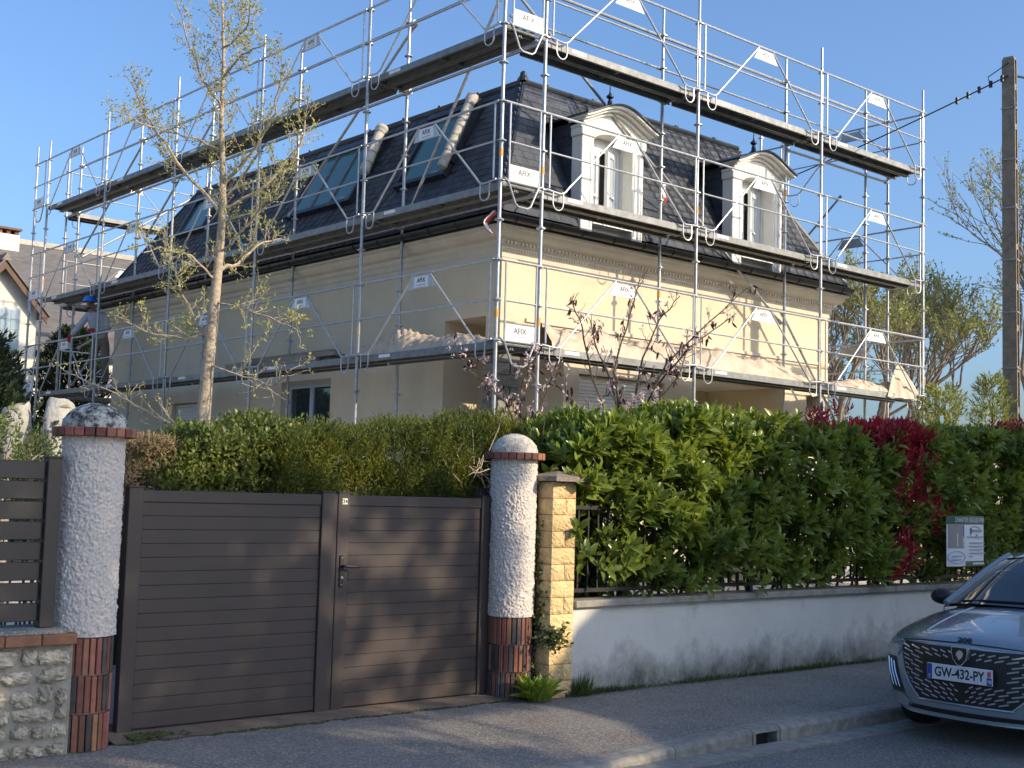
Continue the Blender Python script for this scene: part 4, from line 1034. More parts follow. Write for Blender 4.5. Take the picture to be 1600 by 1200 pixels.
# ---- photinia
ph = thing('photinia_shrub', 'crimson-leaved photinia growing up through the green laurel hedge', 'shrub', (2.3,-3.9,.3))
n = 640; x = np.clip(rng.normal(2.42,.34,n),1.72,3.12); y = -4.22+rng.random(n)*.75
top_ = 2.50-.16*np.abs((x-2.36)/.7)**2; z = top_-.42*rng.random(n)**1.6*(1-.5*np.abs(x-2.36))
Q = [np.stack([x,y,z],1)]
for (cx, cz, sx_, sz_, k) in ((2.62,1.70,.13,.15,42),(2.75,1.50,.10,.08,22),(2.2,1.14,.13,.10,36),(2.05,.96,.12,.06,26),(2.35,2.0,.2,.12,22),(2.15,1.5,.1,.3,10)):
    Q.append(np.stack([rng.normal(cx,sx_,k), -4.3+rng.random(k)*.15, np.clip(rng.normal(cz,sz_,k),.84,3)],1))
for (cx, cz, k) in ((1.18,2.50,12),(1.0,2.46,7),(5.15,2.62,16),(5.7,2.66,28),(6.2,2.62,22)):
    Q.append(np.stack([rng.normal(cx,.07,k), -3.9+rng.normal(0,.1,k), rng.normal(cz,.04,k)],1))
P = np.concatenate(Q); D = np.stack([rng.normal(0,.35,len(P)), rng.normal(-.35,.3,len(P)), .9+rng.normal(0,.15,len(P))],1)
leaf_obj('foliage', ph, [shoots(P, D, 7, .085, .026, spread=.75)], LM['red'], LEAF_A)
m = MB()
for k in range(9):
    b = Vector((2.3+rnd.gauss(0,.12),-3.85,.3)); t = Vector((2.36+rnd.gauss(0,.35),-3.95,2.45)); m.path([b, b.lerp(t,.5)+Vector((rnd.gauss(0,.06),0,0)), t],[.02,.014,.006],5)
o = m.build('stems', Mt['barkdark'], ph); o['kind'] = 'stuff'
# ---- thuja hedge behind the gate
th = thing('conifer_hedge', 'dense feathery conifer hedge with sunlit top, behind the closed gate', 'hedge', (-3.2,-2.5,.3))
TT = [(-5.4,1.90),(-4.75,2.02),(-4.1,2.08),(-3.3,2.17),(-2.6,2.26),(-1.5,2.26),(-1,2.2)]
n = 21000; x = -4.85+rng.random(n)*3.9; tp = interp(x,TT)+.05*np.sin(x*7)+.03*np.sin(x*17); u = rng.random(n)
front = u < .62
y = np.where(front, -3.12+.1*np.sin(x*4.3)+rng.random(n)*.22, -3.1+rng.random(n)*1.3)
z = np.where(front, .9+(tp-.9)*rng.random(n)**.75, tp-.12*rng.random(n)-.10*np.abs((y+2.5)/.6)**3)
P = np.stack([x,y,z],1); D = np.stack([rng.normal(0,.28,n), np.where(front,-.45,-.05)+rng.normal(0,.25,n), .9+rng.normal(0,.2,n)],1)
cn = np.sin(x*9.3+z*7.1)*np.sin(x*4.1-z*11.3+y*6); kp = rng.random(n) < .62+.5*cn; P, D = P[kp], D[kp]+.35*np.stack([cn[kp]*np.sin(x[kp]*5), -.3*np.abs(cn[kp]), -.2*np.abs(cn[kp])],1)
S = shoots(P, D, 10, .055, .0105, spread=.95, jit=.6, step=.015)
leaf_obj('foliage', th, [S], LM['thuja'], LEAF_B)
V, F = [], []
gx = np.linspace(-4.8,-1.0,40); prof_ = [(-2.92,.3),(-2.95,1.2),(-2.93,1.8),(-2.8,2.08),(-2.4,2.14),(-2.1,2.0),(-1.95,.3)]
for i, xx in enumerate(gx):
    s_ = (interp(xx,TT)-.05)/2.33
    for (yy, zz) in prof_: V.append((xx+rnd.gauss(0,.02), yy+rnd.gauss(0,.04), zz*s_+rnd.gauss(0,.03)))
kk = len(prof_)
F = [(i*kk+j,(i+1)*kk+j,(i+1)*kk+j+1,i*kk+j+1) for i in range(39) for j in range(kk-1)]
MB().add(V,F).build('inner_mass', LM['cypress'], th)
m = MB()
for k in range(120):     # dry brown twigs low at the end by the pillar
    p = Vector((-2.35+rnd.gauss(0,.35),-3.18+rnd.gauss(0,.06),rnd.uniform(1.55,2.05))); q = p+Vector((rnd.gauss(0,.16),rnd.gauss(-.05,.05),rnd.gauss(.02,.14))); m.path([p,(p+q)/2+Vector((rnd.gauss(0,.03),0,rnd.gauss(0,.03))),q],[.006,.005,.002],4)
o = m.build('dry_twigs', Mt['bark'], th); o['kind'] = 'stuff'
# ---- leafy shrub left of the conifers
iv = thing('leafy_shrub', 'light green small-leaved shrub at the foot of the tall bare tree', 'shrub', (-5.1,-2.6,.3))
n = 4400; x = -5.75+rng.random(n)*1.45; tp = interp(x,[(-5.6,1.80),(-5.3,2.06),(-4.9,2.16),(-4.5,2.12),(-4.2,2.1)])+.06*np.sin(x*9)
y = -3.05+rng.random(n)*1.1; z = np.where(rng.random(n)<.55, tp-.1*rng.random(n)-.12*np.abs((y+2.5)/.55)**2, .9+(tp-.9)*rng.random(n)); y = np.where(z < tp-.25, -3.08+.2*rng.random(n), y)
P = np.stack([x,y,z],1); D = np.stack([rng.normal(0,.4,n), rng.normal(-.3,.35,n), .7+rng.normal(0,.3,n)],1)
leaf_obj('foliage', iv, [shoots(P,D,6,.052,.028,spread=1.0)], LM['ivy'], LEAF_B)
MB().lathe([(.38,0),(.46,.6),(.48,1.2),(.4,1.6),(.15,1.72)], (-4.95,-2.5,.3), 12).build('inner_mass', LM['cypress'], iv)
dh = thing('dry_hedge', 'brown dried-out clipped hedge beside the shaded round pillar', 'hedge', (-5.8,-2.7,.3))
n = 2600; x = -6.15+rng.random(n)*.55; y = -2.95+rng.random(n)*.6; z = np.where(rng.random(n)<.5, 1.90+rng.random(n)*.06, 1.2+.72*rng.random(n))
P = np.stack([x,y,z],1); D = np.stack([rng.normal(0,.5,n), rng.normal(-.2,.5,n), .7+rng.normal(0,.4,n)],1)
leaf_obj('foliage', dh, [shoots(P,D,5,.05,.010,spread=1.1)], LM['dry'], LEAF_B)
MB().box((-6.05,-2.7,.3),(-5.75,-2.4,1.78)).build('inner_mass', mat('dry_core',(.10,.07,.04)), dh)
sl2 = thing('yellow_green_shrub', 'yellow-green bushy shrub showing above the slatted fence', 'shrub', (-7.0,-2.5,.1))
n = 1900; x = -8.6+rng.random(n)*2.25; y = -3.0+rng.random(n)*.9; z = 1.0+1.02*rng.random(n)**.6+.07*np.sin(x*8)
P = np.stack([x,y,z],1); D = np.stack([rng.normal(0,.35,n), rng.normal(-.2,.35,n), 1+rng.normal(0,.2,n)],1)
leaf_obj('foliage', sl2, [shoots(P,D,6,.045,.020,spread=.9)], LM['ivy'], LEAF_B)
m = MB()
for k in range(60):
    p = Vector((-8.5+2.1*rnd.random(),-2.6+rnd.gauss(0,.2),.1)); q = p+Vector((rnd.gauss(0,.2),rnd.gauss(0,.1),1.85+rnd.gauss(0,.12))); m.path([p,p.lerp(q,.6)+Vector((rnd.gauss(0,.06),0,0)),q],[.012,.008,.003],4)
o = m.build('stems', Mt['barkdark'], sl2); o['kind'] = 'stuff'
# ---- small plants at the wall foot
wd_ = thing('weed', 'bright green leafy weed at the foot of the lit round pillar', 'weed', (-2.96,-4.18,0))
n = 120; a = rng.random(n)*6.28; r = .02+.06*rng.random(n)
P = np.stack([-2.98+np.cos(a)*r, -4.17+np.sin(a)*r, .005+.02*rng.random(n)],1); D = np.stack([np.cos(a), np.sin(a), .25+2.6*rng.random(n)],1)
leaf_obj('foliage', wd_, [(P, D, np.tile([0,0,1.],(n,1))+rng.normal(0,.3,(n,3)), .13+.12*rng.random(n), .05)], leafmat('weed_leaf',(.26,.36,.05),(.15,.24,.04),trans=.3), LEAF_A)
ivy = thing('ivy', 'ivy strands climbing the shaded side of the ochre stone pillar', 'ivy', (-2.96,-4.1,0))
n = 260; z = .12+1.35*rng.random(n)**.8; x = np.full(n,-2.965)+rng.normal(0,.02,n); y = -4.12+.05*np.sin(z*6)+rng.normal(0,.045,n)
P1 = np.stack([x,y,z],1); n2 = 130; P2 = np.stack([-2.93+rng.normal(0,.07,n2), -4.30+rng.normal(0,.03,n2), .50+rng.normal(0,.05,n2)],1)
P = np.concatenate([P1,P2]); D = np.concatenate([np.stack([-.7+rng.normal(0,.4,n), -.5+rng.normal(0,.4,n), rng.normal(-.2,.5,n)],1), np.stack([rng.normal(0,.6,n2), -.7+rng.normal(0,.4,n2), rng.normal(0,.5,n2)],1)])
leaf_obj('foliage', ivy, [(P, D, rdir(len(P))+np.array([-.5,-.6,.5]), .03+.025*rng.random(len(P)), .032)], leafmat('ivy_leaf',(.09,.12,.04),(.04,.06,.02),trans=.2), LEAF_A)
m = MB(); m.path([(-2.955,-4.12+.04*math.sin(k*.8),k*.13) for k in range(12)], .006, 5); m.path([(-2.955,-4.18,.45),(-2.97,-4.285,.5),(-2.88,-4.30,.53)], .005, 5); m.build('stem', Mt['barkdark'], ivy)
n = 5200; x = -2.62+rng.random(n)**1.15*9; k = .5+.5*np.sin(x*3.3)*np.sin(x*1.3+1); sel = rng.random(n) < .25+.7*k; x = x[sel]; n = len(x)
P = np.stack([x, -4.243-np.abs(rng.normal(0,.028,n)), np.zeros(n)+.002],1); D = np.stack([rng.normal(0,.5,n), -.25+rng.normal(0,.3,n), np.ones(n)],1)
gl = leaf_obj('grass_fringe', None, [(P, D, rdir(n), .025+.055*rng.random(n)*(.4+.6*np.abs(np.sin(x*2.1))), .007)], LM['grass'], LEAF_B)
tag(gl, 'ragged grass fringe along the foot of the low pale wall', 'grass', kind='stuff')
tuft = thing('grass_tuft', 'tall grass tuft at the foot of the ochre pillar and wall', 'grass', (-2.55,-4.28,0))
n = 170; P = np.stack([-2.56+rng.normal(0,.055,n), -4.285+rng.normal(0,.02,n), np.zeros(n)],1); D = np.stack([rng.normal(0,.35,n), -.2+rng.normal(0,.25,n), np.ones(n)],1)
leaf_obj('blades', tuft, [(P,D,rdir(n),.06+.16*rng.random(n),.009)], LM['grass'], LEAF_B)
for o_, dx, dy in ((lau,0,.14),(ph,.16,.07),(ivy,.13,.16),(tuft,.1,.14),(gl,0,.14)): o_.location.x += dx; o_.location.y += dy
# ---- trees
def twiggy(m, pts, r0, r1, dens, L, lvl, tips, up=.35):
    """draw limb pts, add side twigs; collect leaf spots in tips"""
    P = [Vector(p) for p in pts]; fine = []
    for a, b in zip(P[:-1], P[1:]):
        for k in range(4): fine.append(a.lerp(b, k/4)+Vector((rnd.gauss(0,.012),rnd.gauss(0,.012),rnd.gauss(0,.012)))*min(1,L*2))
    fine.append(P[-1]); n_ = len(fine)
    m.path(fine, [r0+(r1-r0)*i/(n_-1) for i in range(n_)], 5 if r0 < .03 else 10)
    tot = sum((b-a).length for a, b in zip(P[:-1], P[1:])); cnt = int(dens*tot)
    for c in range(cnt):
        t = .12+.88*(c+rnd.random())/max(cnt,1); i = min(int(t*(n_-1)), n_-2); p = fine[i].lerp(fine[i+1], t*(n_-1)-i)
        ax = (fine[i+1]-fine[i]).normalized(); d = Vector((rnd.gauss(0,1),rnd.gauss(0,1),rnd.gauss(0,1))); d = (d-ax*d.dot(ax)).normalized()
        d = (d*.85+ax*.55+Vector((0,0,up))).normalized(); ll = L*rnd.uniform(.5,1.2)*(1-.35*t)
        q1 = p+d*ll*.5+Vector((rnd.gauss(0,.05),rnd.gauss(0,.05),rnd.gauss(.03,.04)))*ll; q2 = q1+(d+Vector((rnd.gauss(0,.3),rnd.gauss(0,.3),up*.9+rnd.gauss(0,.2)))).normalized()*ll*.5
        rr = max(.0022, r1*.8) if lvl else max(.0022, min(.011, (r0+(r1-r0)*t)*.45))
        if lvl > 0: twiggy(m, [p,q1,q2], rr, .003, dens*1.35, L*.48, lvl-1, tips, up)
        else: m.path([p,q1,q2],[rr,rr*.8,.002],4)
        tips += [q1, q2]
def tufts(tips, per, L, W, m, parent, name='leaves', drop_=0, up=.5):
    T = np.array([tuple(t) for t in tips]); T = np.repeat(T, per, 0); n = len(T)
    if drop_: s_ = rng.random(n) > drop_; T = T[s_]; n = len(T)
    return leaf_obj(name, parent, [(T+rng.normal(0,.012,(n,3)), rdir(n)+np.array([0,0,up]), rdir(n), L*(.6+.8*rng.random(n)), W)], m, LEAF_B)
LIMB = {'trunk':[[-3.86, 0.05, 2.11], [-3.84, 0.04, 2.7], [-3.81, 0.01, 3.5], [-3.79, -0.01, 4.03], [-3.78, -0.02, 4.57], [-3.8, 0.0, 5.04], [-3.83, 0.02, 5.52], [-3.83, 0.02, 6.07], [-3.85, 0.05, 6.56], [-3.89, 0.08, 7.18]],
'a':[[-3.8, 0.0, 4.5], [-4.17, 0.15, 4.9], [-4.42, 0.19, 5.21], [-4.61, 0.18, 5.45], [-4.81, 0.18, 5.73]],
'b':[[-3.82, 0.02, 5.15], [-4.14, 0.03, 5.22], [-4.45, 0.04, 5.22], [-4.74, 0.03, 5.26], [-4.9, -0.1, 5.27]],
'c':[[-3.82, 0.02, 5.59], [-4.03, 0.11, 5.9], [-4.17, 0.14, 6.22], [-4.31, 0.17, 6.6]],
'd':[[-3.79, -0.01, 4.77], [-3.66, -0.43, 5.12], [-3.64, -0.75, 5.43], [-3.72, -0.99, 5.89]],
'e':[[-3.83, 0.03, 6.24], [-3.87, -0.51, 6.3], [-4.06, -0.92, 6.43]],
'f':[[-3.78, -0.01, 4.5], [-3.49, -0.36, 4.77], [-3.26, -0.64, 5.2], [-3.24, -0.75, 5.69]],
'g':[[-3.8, -0.0, 3.86], [-3.51, 0.12, 4.01], [-3.19, 0.21, 4.29], [-2.88, 0.31, 4.4]],
'h':[[-3.84, 0.03, 3.06], [-3.89, 0.34, 3.45], [-3.92, 0.64, 3.82], [-3.88, 0.87, 4.06]],
'i':[[-3.87, 0.06, 2.11], [-4.06, 0.41, 2.3], [-4.2, 0.7, 2.43], [-4.4, 1.05, 2.62], [-4.74, 1.52, 2.84]],
'j':[[-3.84, 0.03, 2.9], [-3.65, -0.38, 2.76], [-3.5, -0.75, 2.66], [-3.48, -1.01, 2.83]],
'k':[[-3.82, 0.02, 3.23], [-4.01, 0.21, 3.16], [-4.3, 0.5, 3.22], [-4.49, 0.7, 3.34]],
'l':[[-3.81, 0.0, 3.56], [-3.66, -0.32, 3.48], [-3.48, -0.67, 3.34], [-3.36, -0.97, 3.2]],
'm':[[-3.8, 0.0, 4.03], [-3.72, -0.36, 4.26], [-3.6, -0.75, 4.62], [-3.57, -1.07, 4.77]],
'n':[[-3.83, 0.03, 5.93], [-3.87, -0.46, 6.04], [-3.9, -0.96, 6.01]],
'o':[[-3.8, 0.0, 3.76], [-4.09, 0.0, 3.99], [-4.42, 0.04, 4.04], [-4.63, -0.04, 3.94]],}
gt = thing('young_tree', 'tall slender young tree with sparse new leaves before the scaffold', 'tree', (-3.87,.06,.35))
m = MB(); tips = []
tk = [(-3.87,.06,.35),(-3.87,.06,1.2)]+LIMB['trunk']
fine = [Vector(p) for p in tk]
tm = MB().path(fine, [.10,.086,.078,.068,.056,.046,.038,.030,.024,.018,.012,.006], 12); trunk_o = tm.build('trunk', Mt['bark'], gt, smooth=True)
twiggy(m, LIMB['trunk'][3:], .016, .006, 15, .42, 1, tips)
for k_, pts in LIMB.items():
    if k_ == 'trunk': continue
    big = {'a':.030,'d':.028,'f':.028,'g':.034,'h':.026,'i':.026,'c':.022}.get(k_,.018)
    twiggy(m, pts, big*.75, .005, 14 if k_ not in 'ij' else 11, .34, 1, tips)
m.build('branches', Mt['bark'], gt)['kind'] = 'stuff'
tips = [t for t in tips if t.z > 2.9 or rnd.random() < .25]
tufts(tips, 4, .034, .017, LM['young'], gt, drop_=.3)
mg = thing('magnolia', 'magnolia bush with drooping purple-brown leaves and pale flowers above the laurel', 'bush', (-.9,-3.05,.3))
m = MB(); tips = []
for pts in [[[-0.89, -3.06, 2.21], [-0.9, -2.91, 2.92], [-0.71, -2.95, 3.52], [-0.57, -2.94, 3.92]], [[-0.86, -3.08, 2.21], [-0.63, -3.37, 2.98], [-0.28, -3.48, 3.33], [0.19, -3.7, 3.81]], [[-0.84, -3.11, 2.21], [-0.54, -3.2, 2.8], [-0.63, -3.65, 3.12], [0.02, -3.72, 3.54]], [[-0.91, -3.04, 2.21], [-1.14, -2.84, 2.84], [-1.37, -2.93, 3.32], [-1.33, -2.72, 3.6]], [[-0.87, -3.08, 2.21], [-0.65, -3.08, 3.06], [-0.46, -3.11, 3.47], [-0.45, -3.38, 3.69]], [[-0.89, -3.06, 2.21], [-0.89, -2.88, 2.79], [-1.08, -2.83, 3.17], [-0.89, -2.55, 3.47]], [[-0.91, -3.04, 2.21], [-1.23, -2.77, 2.52], [-1.44, -2.66, 2.76], [-1.44, -2.46, 3.03]], [[-0.89, -3.06, 2.21], [-0.76, -3.32, 2.53], [-0.59, -3.5, 2.85], [-0.18, -3.26, 3.19]]]: twiggy(m, [(-.88+rnd.gauss(0,.04),-3.02,.3)]+pts, .016, .005, 5.5, .22, 1, tips, up=.5)
m.build('branches', Mt['barkdark'], mg)['kind'] = 'stuff'
tips = [t for t in tips if t.z > 2.3]; rnd.shuffle(tips); k = len(tips)
T = np.array([tuple(t) for t in tips[:int(k*.15)]]); T = np.repeat(T,3,0); n = len(T)
leaf_obj('leaves', mg, [(T+rng.normal(0,.02,(n,3)), np.stack([rng.normal(0,.4,n),rng.normal(0,.4,n),-1+rng.normal(0,.4,n)],1), rdir(n), .06+.04*rng.random(n), .024)], LM['plum'], LEAF_A)
T = np.repeat(np.array([tuple(t) for t in tips[int(k*.5):int(k*.85)]]),4,0); n = len(T)
leaf_obj('flowers', mg, [(T+rng.normal(0,.012,(n,3)), rdir(n)+np.array([0,0,.4]), rdir(n), .035+.02*rng.random(n), .022)], LM['petal'], LEAF_B)
mg2 = thing('small_magnolia', 'small pale-flowered magnolia between the conifer hedge and the laurel', 'bush', (-1.92,-2.7,.3))
m = MB(); tips = []
for pts in [[[-1.92, -2.7, 2.16], [-2.04, -2.59, 2.53], [-2.19, -2.46, 2.71], [-2.33, -2.34, 2.86], [-2.44, -2.25, 3.07]], [[-1.93, -2.69, 2.16], [-1.93, -2.69, 2.72], [-1.84, -2.76, 3.0]], [[-1.92, -2.7, 2.16], [-1.76, -2.83, 2.6], [-1.68, -2.91, 2.91]]]: twiggy(m, [(-1.92,-2.7,.3)]+pts, .014, .004, 7, .2, 1, tips, up=.5)
m.build('branches', Mt['barkdark'], mg2)['kind'] = 'stuff'
tips = [t for t in tips if t.z > 2.4]; k = len(tips); rnd.shuffle(tips)
T = np.repeat(np.array([tuple(t) for t in tips[:int(k*.2)]]),3,0); n = len(T)
leaf_obj('leaves', mg2, [(T+rng.normal(0,.02,(n,3)), np.stack([rng.normal(0,.4,n),rng.normal(0,.4,n),-1+rng.normal(0,.4,n)],1), rdir(n), .055+.03*rng.random(n), .022)], LM['plum'], LEAF_A)
T = np.repeat(np.array([tuple(t) for t in tips[int(k*.4):int(k*.9)]]),4,0); n = len(T)
leaf_obj('flowers', mg2, [(T+rng.normal(0,.012,(n,3)), rdir(n)+np.array([0,0,.4]), rdir(n), .035+.02*rng.random(n), .022)], LM['petal'], LEAF_B)
def grow(m, p, d, L, r, lvl, tips, spread=.55, nb=3, up=.15):
    q = p; pts = [p]; dd = d
    for k in range(3):
        dd = (dd+Vector((rnd.gauss(0,.12),rnd.gauss(0,.12),up*.4+rnd.gauss(0,.08)))).normalized(); q = q+dd*(L/3); pts.append(q)
    m.path(pts, [r, r*.88, r*.76, r*.62], 8 if r > .05 else 4)
    if lvl == 0: tips += pts[1:]; return
    for k in range(nb):
        s = pts[2].lerp(pts[3], rnd.random()) if k else pts[3]
        e = Vector((rnd.gauss(0,1),rnd.gauss(0,1),rnd.gauss(0,.7))); e = (e-dd*e.dot(dd)).normalized()
        nd = (dd*math.cos(spread)+e*math.sin(spread)*rnd.uniform(.7,1.3)+Vector((0,0,up))).normalized()
        grow(m, s, nd, L*rnd.uniform(.62,.85), r*.6, lvl-1, tips, spread, nb, up)
    if lvl <= 2: tips += pts[2:]
def big_tree(name, label, base, h, r, lvl, leaf_per, Ls, mt, group, dropf=0.2, nb=3, spread=.5, first=.3, up=.15):
    t = thing(name, label, 'tree', base, group); m = MB(); tips = []
    b = Vector(base); top = b+Vector((rnd.gauss(0,.15),rnd.gauss(0,.15),h*first))
    MB().path([b,b.lerp(top,.5),top],[r*1.25,r,r*.9],10).build('trunk', Mt['barkbg'], t, smooth=True)
    for k in range(nb+1):
        a = 6.28*k/(nb+1)+rnd.random(); grow(m, top, Vector((math.cos(a)*.55,math.sin(a)*.55,.9)).normalized(), h*.26, r*.62, lvl, tips, spread, nb, up)
    m.build('branches', Mt['barkbg'], t)['kind'] = 'stuff'
    tufts(tips, leaf_per, Ls, Ls*.5, mt, t, 'crown', dropf)
    return t
big_tree('spring_tree', 'sparse spring tree beyond the far scaffold end, close to the cream wall', (14.0,4.6,.4), 6.2, .12, 5, 3, .085, LM['bg'], 'spring trees behind the garden', .2)
big_tree('spring_tree', 'rounded sparse spring tree just left of the utility pole', (18.2,5.4,.4), 6.6, .13, 5, 3, .085, LM['bg'], 'spring trees behind the garden', .25)
big_tree('spring_tree', 'taller twiggy spring tree rising behind the utility pole', (18.6,2.0,.4), 8.8, .14, 5, 3, .08, LM['bg'], 'spring trees behind the garden', .35)
big_tree('spring_tree', 'twiggy spring tree at the picture edge, right of the utility pole', (20.5,.3,.4), 9.0, .14, 5, 3, .08, LM['bg'], 'spring trees behind the garden', .35)
# feathery tall shrubs round the pole foot
def feather(name, label, c, h, w_, n, mt, L, W, cat='shrub', core=None):
    t = thing(name, label, cat, (c[0],c[1],c[2])); z = c[2]+h*rng.random(n)**.9; k = np.sqrt(np.clip(1-((z-c[2])/h),0,1))*.9+.1; a = rng.random(n)*6.28; r = w_*k*rng.random(n)**.5*(1+.25*np.sin(3*a+z*4))
    P = np.stack([c[0]+np.cos(a)*r, c[1]+np.sin(a)*r, z],1); D = np.stack([np.cos(a)*.6+rng.normal(0,.25,n), np.sin(a)*.6+rng.normal(0,.25,n), .8+rng.normal(0,.2,n)],1)
    leaf_obj('foliage', t, [shoots(P,D,7,L,W,spread=.6,jit=.5)], mt, LEAF_B)
    MB().path([c,(c[0],c[1],c[2]+h*.5),(c[0]+.05,c[1],c[2]+h*.93)],[w_*.1,w_*.06,.01],6).build('stem', Mt['barkdark'], t)
    return t
feather('feathery_shrub','tall feathery yellow-green shrub hiding the foot of the utility pole',(6.9,-2.75,.3),3.15,.5,700,LM['bg'],.11,.02)
feather('feathery_shrub','loose olive shrub between the spring trees and the utility pole',(8.3,-1.2,.3),3.2,.9,900,LM['bg'],.11,.024)
feather('feathery_shrub','low green shrub behind the red leaves, below the far scaffold deck',(11.5,.6,.3),2.6,1.2,1100,LM['bg'],.10,.03)
feather('dark_conifer','dark conifer behind the worker at the far scaffold end',(-.6,17.2,.4),4.6,1.5,2200,LM['cypress'],.20,.05,'tree')
feather('dark_conifer','dark conifer between the neighbouring white gable and the cream house',(2.2,18.6,.4),4.9,1.5,2200,LM['cypress'],.20,.05,'tree')
feather('dark_conifer','broad dark conifer at the left picture edge beside the white sacks',(-3.6,8.6,.4),3.7,1.6,2600,LM['cypress'],.17,.045,'tree')
feather('dark_conifer','low dark bush beneath the first deck behind the white sacks',(-2.2,11.5,.4),3.3,1.3,2000,LM['cypress'],.17,.045,'tree')
# street tree behind the camera's right, whose shade falls on the gate
TX, TY = -.9, -16.6
st_ = thing('street_tree', 'leafy tree in the opposite garden shading the gate', 'tree', (TX,TY,-.1))
MB().path([(TX,TY,-.16),(TX+.03,TY,2.5),(TX,TY,5.4)],[.22,.17,.12],10).build('trunk', Mt['barkbg'], st_, smooth=True)
m = MB(); tips = []
for k in range(8):
    a = 6.28*k/8; grow(m, Vector((TX,TY,4.0+.2*k)), Vector((math.cos(a),math.sin(a)*.6,.35)).normalized(), 1.25, .05, 3, tips, .5, 3, .05)
m.build('branches', Mt['barkbg'], st_)['kind'] = 'stuff'
n = 42000
P = np.stack([-5.2+8.4*rng.random(n), TY+rng.normal(0,.7,n), 4.3+4.7*rng.random(n)],1)
X_, Z_ = P[:,0]+(P[:,1]-TY)*.4727, P[:,2]+(P[:,1]-TY)*.5045   # where the sun's ray through the leaf meets the trunk's plane
keep = (X_ < 2.8-.06*np.sin(Z_*9)) & ~((X_ > .9+.2*np.sin(Z_*7))&(Z_ < 6.2)) & (Z_ < 8.75-.05*np.abs(X_+1)**1.5+.12*np.sin(X_*5)) & (X_ > -4.6)
for (xa, xb, za, zb, k, ra, rb) in ((1.35,2.75,6.35,8.0,78,.05,.115),(-.5,1.35,6.3,8.0,30,.05,.09),(-4,-.5,6,8.4,26,.05,.13),(-3,.9,4.6,6.2,40,.05,.14)):
    for q in range(k):   # gaps in the crown
        hx, hz, hr = rnd.uniform(xa,xb), rnd.uniform(za,zb), rnd.uniform(ra,rb)
        keep &= ((X_-hx)**2+((Z_-hz)*.75)**2) > hr*hr
P = P[keep]; n = len(P)
leaf_obj('crown', st_, [(P, rdir(n), rdir(n), .13+.06*rng.random(n), .085)], LM['shade'], LEAF_B)
# ------------------------------------------------------------ parked car (nose towards -X)
CX, CY, CZ = -1.22, -6.88, -.12
car = thing('parked_car', 'grey-blue hatchback parked at the kerb with wide dashed grille', 'car', (CX+1.9, CY, CZ))
def car_paint():
    m = mat('grey_blue_paint', (.27,.32,.355), (.255,.305,.34), rough=.27, metal=.45, nscale=2, coat=1.0)
    return m
Mt['paint'] = car_paint()
Mt['chrome'] = flat('chrome', (.82,.83,.85), .22, .85)
Mt['lampglass'] = flat('lamp_glass', (.30,.33,.35), .06, .3, .9)
Mt['plastic'] = flat('black_plastic', (.012,.012,.013), .45)
Mt['tyre'] = flat('tyre_rubber', (.02,.02,.02), .85)
def W(x, y, z): return (CX+x, CY+y, CZ+z)
ST = [  # X, bow, half section (y,z) bottom centre -> top centre
 (.00,.34,[(0,.21),(.58,.21),(.74,.27),(.80,.46),(.80,.62),(.74,.73),(.40,.765),(0,.775)]),
 (.03,.34,[(0,.18),(.60,.18),(.77,.26),(.825,.46),(.825,.65),(.765,.765),(.42,.80),(0,.815)]),
 (.14,.32,[(0,.17),(.62,.17),(.80,.25),(.85,.46),(.845,.68),(.785,.80),(.42,.84),(0,.855)]),
 (.45,.24,[(0,.17),(.66,.17),(.83,.24),(.868,.48),(.862,.74),(.80,.855),(.42,.905),(0,.92)]),
 (.75,.16,[(0,.17),(.70,.17),(.84,.24),(.872,.50),(.865,.80),(.805,.895),(.42,.95),(0,.965)]),
 (1.02,.10,[(0,.17),(.70,.17),(.84,.24),(.872,.52),(.865,.84),(.81,.925),(.42,.985),(0,1.0)]),
 (1.5,.02,[(0,.17),(.70,.17),(.84,.24),(.872,.54),(.868,.86),(.82,.945),(.42,.97),(0,.98)]),
 (2.3,0,[(0,.17),(.70,.17),(.84,.24),(.872,.56),(.868,.88),(.82,.96),(.42,.98),(0,.98)]),
 (3.2,0,[(0,.18),(.70,.18),(.84,.25),(.872,.58),(.868,.92),(.80,.99),(.42,1.0),(0,1.0)]),
 (3.75,-.10,[(0,.22),(.68,.22),(.82,.29),(.86,.60),(.85,.92),(.76,1.0),(.42,1.02),(0,1.02)]),
 (4.03,-.26,[(0,.28),(.62,.28),(.76,.34),(.82,.60),(.80,.88),(.70,.97),(.40,1.0),(0,1.0)])]
V = []; Fb = []; ns = 15
for X, bow, sec in ST:
    ring = [(-y, z) for y, z in reversed(sec[1:-1])]
    full = [(sec[0][0], sec[0][1])]+[s for s in sec[1:]]+[(-y, z) for y, z in reversed(sec[1:-1])]
    for y, z in full: V.append((X+bow*(abs(y)/.87)**2.6, y, z))
nr = len(ST[0][2])*2-2
for i in range(len(ST)-1):
    for j in range(nr): Fb.append((i*nr+j, i*nr+(j+1) % nr, (i+1)*nr+(j+1) % nr, (i+1)*nr+j))
# close the nose and tail with strips between mirrored points
for base, rev in ((0, False), ((len(ST)-1)*nr, True)):
    h = nr//2
    Fb.append((base, base+1, base+nr-1)) ; 
    for j in range(1, h-1): Fb.append((base+j, base+j+1, base+nr-j-1, base+nr-j))
    Fb.append((base+h-1, base+h, base+h+1))
